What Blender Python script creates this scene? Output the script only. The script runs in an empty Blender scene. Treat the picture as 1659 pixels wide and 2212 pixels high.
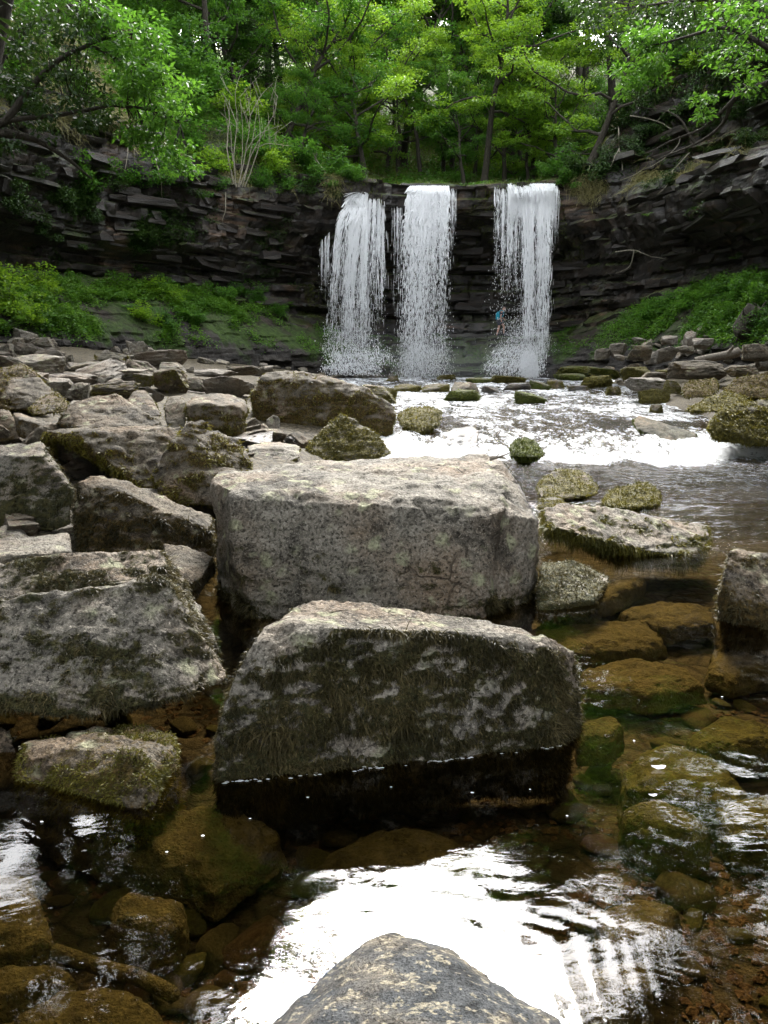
import bpy, bmesh, math, random
import numpy as np
from mathutils import Vector, Matrix, noise as mnoise
from mathutils.bvhtree import BVHTree

# ---------------------------------------------------------------- camera, world, light
R_ = math.radians
SC = bpy.context.scene
COL = SC.collection
CAM_H, PITCH = 1.45, R_(9.8)
FPX, PW, PH = 1758.6, 1659.0, 2212.0
cam_data = bpy.data.cameras.new('camera')
cam_data.sensor_fit = 'VERTICAL'
cam_data.sensor_height = 36.0
cam_data.lens = FPX / PH * 36.0
cam_data.clip_start = 0.05
cam_data.clip_end = 600.0
cam = bpy.data.objects.new('camera', cam_data)
COL.objects.link(cam)
cam.location = (0, 0, CAM_H)
cam.rotation_euler = (R_(90) - PITCH, 0, 0)
SC.camera = cam

SUN_EL, SUN_AZ = R_(44.5), R_(1.5)
world = bpy.data.worlds.new('World')
SC.world = world
world.use_nodes = True
wn = world.node_tree.nodes
wl = world.node_tree.links
bg = wn['Background']
sky = wn.new('ShaderNodeTexSky')
sky.sky_type = 'NISHITA'
sky.sun_disc = False
sky.sun_elevation = SUN_EL
sky.sun_rotation = SUN_AZ
sky.dust_density = 6.0
sky.air_density = 1.0
hs = wn.new('ShaderNodeHueSaturation')
hs.inputs['Saturation'].default_value = 0.22
wl.new(sky.outputs[0], hs.inputs['Color'])
# thin even cloud over the clear sky
veil = wn.new('ShaderNodeMix')
veil.data_type = 'RGBA'
veil.inputs[0].default_value = 0.43
veil.inputs[7].default_value = (11.6, 12.0, 12.6, 1)
wl.new(hs.outputs[0], veil.inputs[6])
wl.new(veil.outputs[2], bg.inputs['Color'])
bg.inputs['Strength'].default_value = 0.108

sun_d = bpy.data.lights.new('sun', 'SUN')
sun_d.energy = 1.5
sun_d.angle = R_(21)
sun_d.color = (1.0, 0.97, 0.92)
sun = bpy.data.objects.new('sun', sun_d)
COL.objects.link(sun)
_d = Vector((-math.cos(SUN_EL) * math.sin(SUN_AZ), -math.cos(SUN_EL) * math.cos(SUN_AZ), -math.sin(SUN_EL)))
# direction TO the sun = (sin az, cos az) in plan, elevation el
sun.rotation_euler = Vector((math.sin(SUN_AZ) * math.cos(SUN_EL), math.cos(SUN_AZ) * math.cos(SUN_EL), math.sin(SUN_EL))).to_track_quat('Z', 'Y').to_euler()

vs = SC.view_settings
vs.view_transform = 'Standard'
try:
    vs.look = 'None'
except Exception:
    pass
vs.gamma = 1.0
vs.use_curve_mapping = False
vs.exposure = 3.15
cy = SC.cycles
cy.max_bounces = 8
cy.diffuse_bounces = 5
cy.glossy_bounces = 3
cy.transmission_bounces = 4
cy.transparent_max_bounces = 16
cy.caustics_reflective = False
cy.caustics_refractive = False
cy.sample_clamp_indirect = 8.0
cy.use_denoising = True
try:
    cy.denoiser = 'OPENIMAGEDENOISE'
except Exception:
    pass

rng = np.random.default_rng(7)
random.seed(7)

# ---------------------------------------------------------------- pixel helpers (photo read at 1659 x 2212)
CP, SP = math.cos(PITCH), math.sin(PITCH)
def ray(u, v):
    dx = (u - PW / 2) / FPX
    dy = (PH / 2 - v) / FPX
    return np.array((dx, CP + dy * SP, -SP + dy * CP))
def at(u, v, Y):
    d = ray(u, v)
    return np.array((0, 0, CAM_H)) + d * (Y / d[1])
def on(u, v, z):
    d = ray(u, v)
    return np.array((0, 0, CAM_H)) + d * ((z - CAM_H) / d[2])

# ---------------------------------------------------------------- numpy noise
_prm = np.random.default_rng(3).permutation(256)
_prm = np.concatenate([_prm, _prm, _prm])
_grd = np.random.default_rng(4).normal(size=(256, 3))
_grd /= np.linalg.norm(_grd, axis=1)[:, None]
def gn(p, seed=0):
    p = np.asarray(p, float) + seed * 17.31
    i = np.floor(p).astype(np.int64)
    f = p - i
    u = f * f * f * (f * (f * 6 - 15) + 10)
    i &= 255
    out = 0
    for dx in (0, 1):
        wx = u[:, 0] if dx else 1 - u[:, 0]
        for dy in (0, 1):
            wy = u[:, 1] if dy else 1 - u[:, 1]
            for dz in (0, 1):
                wz = u[:, 2] if dz else 1 - u[:, 2]
                h = _prm[(_prm[(_prm[(i[:, 0] + dx) & 255] + i[:, 1] + dy) & 255] + i[:, 2] + dz) & 255]
                g = _grd[h]
                out = out + wx * wy * wz * (g[:, 0] * (f[:, 0] - dx) + g[:, 1] * (f[:, 1] - dy) + g[:, 2] * (f[:, 2] - dz))
    return out * 1.6
def fbm(p, octv=4, seed=0, gain=0.5):
    a, s, t = 1.0, 0, 0
    p = np.asarray(p, float)
    for k in range(octv):
        s = s + a * gn(p, seed + k)
        t += a
        a *= gain
        p = p * 2.03
    return s / t
def hash01(*arr):
    h = np.zeros_like(np.asarray(arr[0], dtype=np.float64))
    for k, a in enumerate(arr):
        h = h + np.asarray(a, float) * (12.9898, 78.233, 37.719, 93.989)[k]
    x = np.sin(h) * 43758.5453
    return x - np.floor(x)
def sstep(a, b, x):
    t = np.clip((x - a) / (b - a), 0, 1)
    return t * t * (3 - 2 * t)

# ---------------------------------------------------------------- mesh helpers
def make_mesh(name, v, quads=None, tris=None, mat=None, smooth=True, attrs=None):
    me = bpy.data.meshes.new(name)
    v = np.asarray(v, np.float32)
    nq = 0 if quads is None else len(quads)
    nt = 0 if tris is None else len(tris)
    me.vertices.add(len(v))
    me.vertices.foreach_set('co', v.ravel())
    li = []
    if nq: li.append(np.asarray(quads, np.int32).ravel())
    if nt: li.append(np.asarray(tris, np.int32).ravel())
    li = np.concatenate(li)
    me.loops.add(len(li))
    me.loops.foreach_set('vertex_index', li)
    me.polygons.add(nq + nt)
    st = np.concatenate([np.arange(nq) * 4, nq * 4 + np.arange(nt) * 3]).astype(np.int32)
    me.polygons.foreach_set('loop_start', st)
    me.polygons.foreach_set('use_smooth', np.full(nq + nt, smooth))
    for k, a in (attrs or {}).items():
        at_ = me.attributes.new(k, 'FLOAT', 'POINT')
        at_.data.foreach_set('value', np.asarray(a, np.float32))
    if mat: me.materials.append(mat)
    me.update(calc_edges=True)
    return me
def link(name, me, parent=None, loc=None):
    o = bpy.data.objects.new(name, me)
    COL.objects.link(o)
    if parent is not None: o.parent = parent
    if loc is not None: o.location = loc
    return o
def tag(o, label=None, cat=None, group=None, kind=None):
    if label: o['label'] = label
    if cat: o['category'] = cat
    if group: o['group'] = group
    if kind: o['kind'] = kind
    return o
def thing(name, label, cat, loc=(0, 0, 0), group=None):
    o = bpy.data.objects.new(name, None)
    COL.objects.link(o)
    o.location = loc
    o.empty_display_size = 0.1
    return tag(o, label, cat, group)
def grid_quads(nu, nv):
    i = np.arange(nu - 1)[:, None] * nv + np.arange(nv - 1)[None, :]
    i = i.ravel()
    return np.stack([i, i + nv, i + nv + 1, i + 1], 1)
def vnormals(me):
    n = np.empty(len(me.vertices) * 3, np.float32)
    me.vertices.foreach_get('normal', n)
    return n.reshape(-1, 3)
def vcos(me):
    n = np.empty(len(me.vertices) * 3, np.float32)
    me.vertices.foreach_get('co', n)
    return n.reshape(-1, 3)

class Acc:
    """collects pieces into one mesh"""
    def __init__(s):
        s.v, s.q, s.t, s.n, s.a = [], [], [], 0, []
    def add(s, v, q=None, t=None, a=0.5):
        v = np.asarray(v, float).reshape(-1, 3)
        s.v.append(v)
        if q is not None and len(q): s.q.append(np.asarray(q) + s.n)
        if t is not None and len(t): s.t.append(np.asarray(t) + s.n)
        s.a.append(np.broadcast_to(a, (len(v),)))
        s.n += len(v)
    def build(s, name, mat, smooth=True, attr='rnd', shift=None):
        v = np.concatenate(s.v)
        if shift is not None: v = v - np.asarray(shift)
        return make_mesh(name, v, np.concatenate(s.q) if s.q else None, np.concatenate(s.t) if s.t else None,
                         mat, smooth, {attr: np.concatenate(s.a)})
    def tube(s, pts, rad, n=6, a=0.5, cap=True):
        pts = np.asarray(pts, float)
        rad = np.broadcast_to(rad, (len(pts),))
        tg = np.gradient(pts, axis=0)
        tg /= np.linalg.norm(tg, axis=1)[:, None] + 1e-9
        up = np.array((0.3, 0.9, 0.2)) if abs(tg[0, 2]) > 0.8 else np.array((0, 0, 1.0))
        b = np.cross(tg, up); b /= np.linalg.norm(b, axis=1)[:, None] + 1e-9
        c = np.cross(tg, b)
        th = np.arange(n) / n * 2 * math.pi
        ring = (pts[:, None] + rad[:, None, None] * (np.cos(th)[None, :, None] * b[:, None] + np.sin(th)[None, :, None] * c[:, None])).reshape(-1, 3)
        m = len(pts)
        i = np.arange(m - 1)[:, None] * n
        j = np.arange(n)[None, :]
        k = (j + 1) % n
        q = np.stack([i + j, i + k, i + n + k, i + n + j], -1).reshape(-1, 4)
        t = None
        if cap:
            v = np.concatenate([ring, pts[-1:] + tg[-1:] * rad[-1]])
            jj = np.arange(n)
            t = np.stack([(m - 1) * n + jj, (m - 1) * n + (jj + 1) % n, np.full(n, m * n)], 1)
        else:
            v = ring
        s.add(v, q, t, a)

# ---------------------------------------------------------------- materials
class NT:
    def __init__(s, name):
        s.m = bpy.data.materials.new(name)
        s.m.use_nodes = True
        s.t = s.m.node_tree
        s.t.nodes.clear()
        s.out = s.t.nodes.new('ShaderNodeOutputMaterial')
    def n(s, typ, **kw):
        nd = s.t.nodes.new('ShaderNode' + typ)
        for k, v in kw.items():
            if k in nd.inputs.keys() if isinstance(k, str) else False:
                s.set(nd.inputs[k], v)
            else:
                setattr(nd, k, v)
        return nd
    def set(s, inp, v):
        if hasattr(v, 'node') or isinstance(v, bpy.types.NodeSocket):
            s.t.links.new(v, inp)
        else:
            if isinstance(v, tuple) and len(v) == 3 and inp.type == 'RGBA': v = v + (1,)
            inp.default_value = v
    def node(s, typ, inputs=None, **props):
        nd = s.t.nodes.new('ShaderNode' + typ)
        for k, v in props.items(): setattr(nd, k, v)
        for k, v in (inputs or {}).items(): s.set(nd.inputs[k], v)
        return nd
    def noise(s, vec, scale, detail=3, rough=0.55, dist=0.0):
        return s.node('TexNoise', {'Vector': vec, 'Scale': scale, 'Detail': detail, 'Roughness': rough, 'Distortion': dist}).outputs[0]
    def ramp(s, fac, stops, interp='LINEAR'):
        nd = s.node('ValToRGB', {'Fac': fac})
        e = nd.color_ramp.elements
        nd.color_ramp.interpolation = interp
        while len(e) < len(stops): e.new(0.5)
        for el, (p, c) in zip(e, stops):
            el.position = p
            el.color = (c, c, c, 1) if not isinstance(c, tuple) else c + (1,)
        return nd.outputs[0]
    def mix(s, fac, a, b, blend='MIX'):
        nd = s.t.nodes.new('ShaderNodeMix')
        nd.data_type = 'RGBA'
        nd.blend_type = blend
        s.set(nd.inputs[0], fac); s.set(nd.inputs[6], a); s.set(nd.inputs[7], b)
        return nd.outputs[2]
    def math(s, op, a, b=0.0, clamp=False):
        nd = s.t.nodes.new('ShaderNodeMath')
        nd.operation = op
        nd.use_clamp = clamp
        s.set(nd.inputs[0], a); s.set(nd.inputs[1], b)
        return nd.outputs[0]
    def attr(s, name):
        return s.node('Attribute', attribute_name=name).outputs['Fac']
    def mapping(s, vec, scale):
        return s.node('Mapping', {'Vector': vec, 'Scale': scale}).outputs[0]
    def objvec(s, shift=True):
        tc = s.node('TexCoord').outputs['Object']
        if not shift: return tc
        r = s.node('ObjectInfo').outputs['Random']
        sc = s.math('MULTIPLY', r, 37.0)
        cb = s.node('CombineXYZ', {'X': sc, 'Y': sc, 'Z': sc}).outputs[0]
        return s.node('VectorMath', {0: tc, 1: cb}, operation='ADD').outputs[0]
    def bump(s, h, strength=0.6, dist=0.02, normal=None):
        nd = s.node('Bump', {'Height': h, 'Strength': strength, 'Distance': dist})
        if normal is not None: s.set(nd.inputs['Normal'], normal)
        return nd.outputs[0]
    def done(s, sh):
        s.t.links.new(sh, s.out.inputs['Surface'])
        return s.m
    def principled(s, col, rough=0.8, normal=None, spec=0.3, **kw):
        d = {'Base Color': col, 'Roughness': rough, 'Specular IOR Level': spec}
        d.update(kw)
        nd = s.node('BsdfPrincipled', d)
        if normal is not None: s.set(nd.inputs['Normal'], normal)
        return nd.outputs[0]

def rock_material(name, c1, c2, lichen=(0.38, 0.39, 0.25), lich=0.50, moss1=(0.030, 0.034, 0.010), moss2=(0.075, 0.066, 0.018), rough=0.8, spec=0.25, fine=1.0, warm=(0.26, 0.17, 0.10)):
    t = NT(name)
    p = t.objvec()
    big = t.noise(p, 1.7 * fine, 4)
    mid = t.noise(p, 7 * fine, 5, 0.65)
    fin = t.noise(p, 38 * fine, 4, 0.7)
    spk = t.noise(p, 120 * fine, 2, 0.6)
    pit = t.noise(p, 52 * fine, 6, 0.75)
    c = t.mix(t.ramp(mid, [(0.32, 0.0), (0.68, 1.0)]), c1, c2)
    c = t.mix(t.ramp(big, [(0.45, 0.0), (0.70, 0.6)]), c, warm)
    c = t.mix(t.ramp(fin, [(0.30, 0.55), (0.52, 0.0)]), c, tuple(x * 0.35 for x in c1))
    stn = t.noise(p, 2.6 * fine, 8, 0.72, 0.6)
    c = t.mix(t.ramp(stn, [(0.50, 0.0), (0.60, 0.75)]), c, tuple(x * 0.22 for x in c1))
    c = t.mix(t.ramp(stn, [(0.33, 0.45), (0.42, 0.0)]), c, tuple(min(1, x * 1.35) for x in c2))
    c = t.mix(t.ramp(spk, [(0.56, 0.0), (0.70, 0.5)]), c, tuple(min(1, x * 1.7) for x in c2))
    ce = t.node('TexVoronoi', {'Vector': t.node('VectorMath', {0: t.mapping(p, (1.0, 1.0, 1.7)), 1: t.node('VectorMath', {0: t.node('TexNoise', {'Vector': p, 'Scale': 5 * fine}).outputs[1], 1: (0.22, 0.22, 0.22)}, operation='MULTIPLY').outputs[0]}, operation='ADD').outputs[0], 'Scale': 2.6 * fine}, feature='DISTANCE_TO_EDGE').outputs['Distance']
    crk = t.math('MULTIPLY', t.ramp(ce, [(0.004, 1.0), (0.03, 0.0)]), t.ramp(big, [(0.54, 0.0), (0.64, 1.0)]))
    c = t.mix(t.math('MULTIPLY', crk, 0.4), c, tuple(x * 0.15 for x in c1))
    c = t.mix(t.ramp(pit, [(0.36, 0.85), (0.46, 0.0)]), c, tuple(x * 0.2 for x in c1))
    # lichen discs
    vo = t.node('TexVoronoi', {'Vector': t.node('VectorMath', {0: p, 1: t.node('VectorMath', {0: t.node('TexNoise', {'Vector': p, 'Scale': 14 * fine}).outputs[1], 1: (0.10, 0.10, 0.10)}, operation='MULTIPLY').outputs[0]}, operation='ADD').outputs[0], 'Scale': 7 * fine})
    lm = t.math('MULTIPLY', t.ramp(vo.outputs['Distance'], [(0.22, 1.0), (0.40, 0.0)]), t.ramp(big, [(lich - 0.1, 0.0), (lich + 0.02, 0.85)]))
    lm = t.math('MULTIPLY', lm, t.ramp(fin, [(0.36, 0.2), (0.55, 1.0)]))
    c = t.mix(lm, c, lichen)
    # moss from the mesh's own mask, broken up
    mk = t.math('ADD', t.attr('moss'), t.math('MULTIPLY', t.math('SUBTRACT', fin, 0.5), 1.1))
    mk = t.ramp(mk, [(0.42, 0.0), (0.62, 0.95)])
    mc = t.mix(t.ramp(t.noise(p, 24 * fine, 3), [(0.38, 0.0), (0.66, 1.0)]), moss1, moss2)
    c = t.mix(mk, c, mc)
    h = t.math('ADD', t.math('MULTIPLY', mid, 0.6), t.math('MULTIPLY', fin, 0.35))
    h = t.math('ADD', h, t.math('MULTIPLY', spk, 0.16))
    h = t.math('SUBTRACT', h, t.math('MULTIPLY', crk, 0.35))
    h = t.math('ADD', h, t.math('MULTIPLY', t.ramp(pit, [(0.34, 0.0), (0.48, 1.0)]), 0.22))
    nb = t.bump(h, 1.0, 0.05 / fine)
    return t.done(t.principled(c, rough, nb, spec))

def leaf_material(name, c1, c2, c3, trans=0.45, shine=0.35):
    t = NT(name)
    r = t.attr('rnd')
    orr = t.node('ObjectInfo').outputs['Random']
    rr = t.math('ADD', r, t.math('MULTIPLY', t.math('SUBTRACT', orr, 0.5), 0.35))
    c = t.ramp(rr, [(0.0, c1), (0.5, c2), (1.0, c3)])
    d = t.principled(c, 0.5, None, shine)
    tr = t.node('BsdfTranslucent', {'Color': t.mix(0.5, c, (min(1, c3[0] * 1.3), min(1, c3[1] * 1.3), c3[2]))}).outputs[0]
    return t.done(t.node('MixShader', {0: trans, 1: d, 2: tr}).outputs[0])

def plain(name, c1, c2, scale=8, rough=0.8, bump=0.3, dist=0.02, spec=0.3, stretch=None):
    t = NT(name)
    p = t.objvec()
    if stretch: p = t.mapping(p, stretch)
    n1 = t.noise(p, scale, 5, 0.65)
    c = t.mix(t.ramp(n1, [(0.3, 0.0), (0.7, 1.0)]), c1, c2)
    nb = t.bump(t.noise(p, scale * 3, 5, 0.7), bump, dist)
    return t.done(t.principled(c, rough, nb, spec))

M = {}
M['rock'] = rock_material('weathered_sandstone', (0.155, 0.140, 0.115), (0.31, 0.285, 0.24))
M['rock_mossy'] = rock_material('mossy_sandstone', (0.10, 0.09, 0.07), (0.20, 0.18, 0.14), lich=0.60, moss1=(0.045, 0.042, 0.008), moss2=(0.14, 0.115, 0.016))
M['rock_green'] = rock_material('green_mossy_sandstone', (0.08, 0.08, 0.06), (0.17, 0.16, 0.12), lich=0.72, moss1=(0.04, 0.055, 0.008), moss2=(0.11, 0.125, 0.016))
M['rock_brown'] = rock_material('brown_mossy_sandstone', (0.085, 0.072, 0.052), (0.18, 0.155, 0.118), lich=0.58, moss1=(0.045, 0.032, 0.010), moss2=(0.115, 0.075, 0.018))
M['rock_wet'] = rock_material('wet_stone', (0.03, 0.03, 0.027), (0.08, 0.078, 0.07), lich=0.8, rough=0.3, spec=0.5)
M['rock_speckled'] = rock_material('speckled_lichen_stone', (0.05, 0.055, 0.06), (0.11, 0.115, 0.12), lichen=(0.46, 0.41, 0.30), lich=0.28, fine=3.2, warm=(0.34, 0.28, 0.20))
M['rock_far'] = rock_material('pale_rubble_stone', (0.19, 0.17, 0.14), (0.34, 0.31, 0.27), fine=0.7, lich=0.7)
M['moss_dark'] = leaf_material('dark_moss', (0.012, 0.012, 0.005), (0.045, 0.038, 0.014), (0.15, 0.122, 0.055), 0.2, 0.2)
M['moss_gold'] = leaf_material('golden_moss', (0.05, 0.05, 0.008), (0.11, 0.10, 0.014), (0.20, 0.17, 0.03), 0.2, 0.2)
M['moss_green'] = leaf_material('green_moss', (0.03, 0.045, 0.006), (0.07, 0.095, 0.010), (0.14, 0.16, 0.02), 0.2, 0.2)
M['bark'] = plain('bark', (0.018, 0.015, 0.011), (0.065, 0.058, 0.045), 6, 0.9, 0.8, 0.05, 0.2, (4, 4, 1))
M['bark_pale'] = plain('pale_bark', (0.13, 0.115, 0.085), (0.27, 0.25, 0.20), 6, 0.85, 0.5, 0.02, 0.2, (4, 4, 1))
M['leaf_lime'] = leaf_material('lime_leaves', (0.055, 0.145, 0.010), (0.11, 0.235, 0.014), (0.21, 0.33, 0.025), 0.5)
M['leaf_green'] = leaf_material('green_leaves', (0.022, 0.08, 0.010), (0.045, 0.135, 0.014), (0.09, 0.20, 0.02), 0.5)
M['leaf_dark'] = leaf_material('dark_leaves', (0.012, 0.035, 0.006), (0.025, 0.06, 0.010), (0.05, 0.095, 0.015), 0.3)  # deep green; also stands in for shade on corner and rim trees
M['herb'] = leaf_material('herb_leaves', (0.025, 0.08, 0.008), (0.05, 0.14, 0.012), (0.11, 0.22, 0.02), 0.4)
M['grass_dry'] = leaf_material('straw_grass', (0.10, 0.10, 0.035), (0.17, 0.16, 0.06), (0.28, 0.25, 0.12), 0.3)
M['grass_green'] = leaf_material('meadow_grass', (0.04, 0.075, 0.012), (0.085, 0.13, 0.02), (0.16, 0.19, 0.04), 0.3)
# ---------------------------------------------------------------- gorge: one wall line, swept profiles
STN = np.array([(-16, -12), (-16.5, 8), (-16.5, 22), (-15.5, 31), (-12.8, 37.5), (-9.2, 42), (-5.8, 46), (-2.6, 48.8), (1.5, 50), (6, 50),
                (9.8, 49), (12.6, 46), (14.6, 41), (16, 35), (17, 28), (17.5, 18), (17.5, 4), (17, -12)], float)
def catmull(P, n):
    out = []
    m = len(P)
    for i in range(m - 1):
        p0, p1, p2, p3 = P[max(i - 1, 0)], P[i], P[i + 1], P[min(i + 2, m - 1)]
        t = np.arange(n)[:, None] / n
        out.append(0.5 * ((2 * p1) + (-p0 + p2) * t + (2 * p0 - 5 * p1 + 4 * p2 - p3) * t ** 2 + (-p0 + 3 * p1 - 3 * p2 + p3) * t ** 3))
    out.append(P[-1:])
    return np.concatenate(out)
# profile points (inward offset, height); rows run along the wall, 16 points each: 4 bank/tier, 12 rock and slope
LEFT = [(3.7, 1.0), (3.2, 2.7), (1.8, 3.9), (0.2, 5.1), (-0.7, 5.7), (-0.5, 6.6), (0.5, 7.3), (0.8, 8.6), (1.05, 9.8), (0.8, 10.6), (0.1, 11.3), (-0.9, 12.2), (-2.0, 13.6), (-3.2, 15.0), (-4.6, 16.6), (-6.0, 18.2)]
L_UP = [(3.9, 1.0), (3.4, 2.8), (2.0, 3.9), (0.2, 5.1), (-0.7, 5.7), (-0.5, 6.6), (0.5, 7.3), (0.8, 8.6), (1.05, 9.8), (0.9, 10.8), (0.6, 12.2), (0.2, 13.6), (-0.6, 14.6), (-1.8, 15.8), (-3.2, 17.0), (-4.6, 18.6)]
BACK = [(5.7, 0.4), (5.0, 1.75), (3.9, 2.55), (2.6, 3.3), (0.5, 3.5), (0.1, 4.8), (0.2, 6.0), (0.7, 7.8), (2.4, 9.0), (4.2, 9.9), (4.6, 11.2), (2.8, 11.45), (0.6, 11.7), (-2, 12.1), (-4, 12.6), (-6, 13.2)]
B_LF = [(4.6, 0.6), (4.2, 2.1), (2.9, 3.0), (1.6, 3.8), (0.4, 4.6), (0.2, 5.6), (0.3, 6.6), (0.9, 8.2), (1.9, 9.4), (2.6, 10.4), (2.4, 11.4), (1.4, 12.2), (0.0, 13.3), (-1.6, 14.6), (-3.3, 16.0), (-5.0, 17.4)]
RGHT = [(4.3, 1.2), (3.5, 2.4), (1.8, 4.0), (0.2, 5.3), (-0.8, 5.7), (-0.9, 6.8), (0.2, 7.8), (1.2, 8.5), (1.35, 9.6), (0.7, 10.5), (-0.8, 10.9), (-0.9, 12.8), (-0.5, 15.0), (-0.9, 16.6), (-2.4, 18.0), (-4.0, 19.5)]
B_RT = [(4.8, 0.6), (4.3, 1.9), (2.9, 2.9), (1.6, 3.7), (0.3, 4.6), (0.0, 5.6), (0.1, 6.8), (1.0, 8.4), (1.7, 9.4), (1.8, 10.4), (1.4, 11.6), (0.7, 12.8), (0.0, 14.2), (-1.2, 15.6), (-2.8, 17.2), (-4.4, 18.8)]
PROF = [LEFT, LEFT, LEFT, L_UP, L_UP, LEFT, B_LF, BACK, BACK, BACK, BACK, B_RT, RGHT, RGHT, RGHT, RGHT, RGHT, RGHT]
PROF = np.array(PROF, float)
NS = 60
base = catmull(STN, NS)
prof = catmull(PROF.reshape(len(PROF), -1), NS).reshape(-1, 16, 2)
# resample evenly along the line, finer where it is in view
seg = np.r_[0, np.cumsum(np.linalg.norm(np.diff(base, axis=0), axis=1))]
vis = np.interp(seg, seg, np.where(base[:, 1] > 20, 1.0, 0.3))
wseg = np.r_[0, np.cumsum(np.diff(seg) * 0.5 * (vis[1:] + vis[:-1]))]
NSS = 620
si = np.interp(np.linspace(0, wseg[-1], NSS), wseg, np.arange(len(seg)))
def lerp_rows(A, f):
    i = np.clip(np.floor(f).astype(int), 0, len(A) - 2)
    t = (f - i).reshape((-1,) + (1,) * (A.ndim - 1))
    return A[i] * (1 - t) + A[i + 1] * t
S_ = lerp_rows(seg, si)
B_ = lerp_rows(base, si)
Pf = lerp_rows(prof, si)
tg = np.gradient(B_, axis=0); tg /= np.linalg.norm(tg, axis=1)[:, None]
N_ = np.stack([tg[:, 1], -tg[:, 0]], 1)            # points into the gorge
for _ in range(20):
    N_[1:-1] = (N_[:-2] + N_[1:-1] * 2 + N_[2:]) / 4
N_ /= np.linalg.norm(N_, axis=1)[:, None]

def sweep_pt(i, o, z):
    return np.array((B_[i, 0] + N_[i, 0] * o, B_[i, 1] + N_[i, 1] * o, z))
# layers of the bedded rock
lay_z = np.cumsum(np.r_[0.6, np.random.default_rng(12).uniform(0.16, 0.62, 90)])
def strata(S, Z):
    """blocky protrusion of the beds, metres"""
    k = np.searchsorted(lay_z, Z + 0.16 * gn(np.stack([S * 0.13, Z * 0, Z * 0], -1), 5))
    rk = hash01(k)
    L = 0.5 + 1.6 * hash01(k + 91.0)
    u = S / L + 9.7 * rk + 0.5 * gn(np.stack([S * 0.8, Z * 0.3, 0 * Z], -1), 8)
    j = np.floor(u)
    blk = hash01(k, j) - 0.5
    fr = u - j
    crack = np.exp(-((np.minimum(fr, 1 - fr) * L) / 0.05) ** 2)
    d = 0.42 * (rk - 0.5) + 0.42 * blk - 0.12 * crack
    d += 0.7 * fbm(np.stack([S * 0.16, Z * 0.25, 0 * Z], -1), 3, 21)
    d += 0.10 * fbm(np.stack([S * 1.7, Z * 3, 0 * Z], -1), 3, 31)
    return d

def sweep_mesh(i0, i1, k0, k1, nz, rockw, name, mat, pad=0.0):
    """surface between profile points k0..k1 for wall columns i0..i1"""
    idx = np.arange(i0, i1 + 1)
    pf = Pf[idx][:, k0:k1 + 1]
    K = pf.shape[1]
    dl = np.linalg.norm(np.diff(Pf[:, k0:k1 + 1].mean(0), axis=0), axis=1)
    t = np.interp(np.linspace(0, 1, nz), np.r_[0, np.cumsum(dl)] / dl.sum(), np.arange(K))
    f = np.clip(np.floor(t).astype(int), 0, K - 2)
    w = (t - f)[None, :, None]
    P = pf[:, f] * (1 - w) + pf[:, f + 1] * w           # (S, nz, 2)
    S = np.repeat(S_[idx][:, None], nz, 1)
    O, Z = P[..., 0].copy(), P[..., 1].copy()
    dP = np.gradient(P, axis=1); dP /= np.linalg.norm(dP, axis=2)[..., None] + 1e-9
    kk = t[None, :] + k0
    rw = rockw(S, kk, Z) if callable(rockw) else rockw
    d = strata(S.ravel(), Z.ravel()).reshape(S.shape) * rw
    soft = 0.35 * fbm(np.stack([S.ravel() * 0.5, Z.ravel() * 0.5, 0 * S.ravel()], -1), 4, 51).reshape(S.shape)
    d = d + soft * (1 - 0.6 * np.minimum(rw, 1))
    d[:, 0] *= 0.3
    O += d * np.clip(dP[..., 1], 0.25, 1); Z += -0.5 * d * dP[..., 0]
    X = B_[idx, 0][:, None] + N_[idx, 0][:, None] * O
    Y = B_[idx, 1][:, None] + N_[idx, 1][:, None] * O
    V = np.stack([X, Y, Z], -1).reshape(-1, 3)
    me = make_mesh(name, V, grid_quads(len(idx), nz), None, mat, False, {'up': np.repeat(kk, len(idx), 0).ravel()})
    return me

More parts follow.
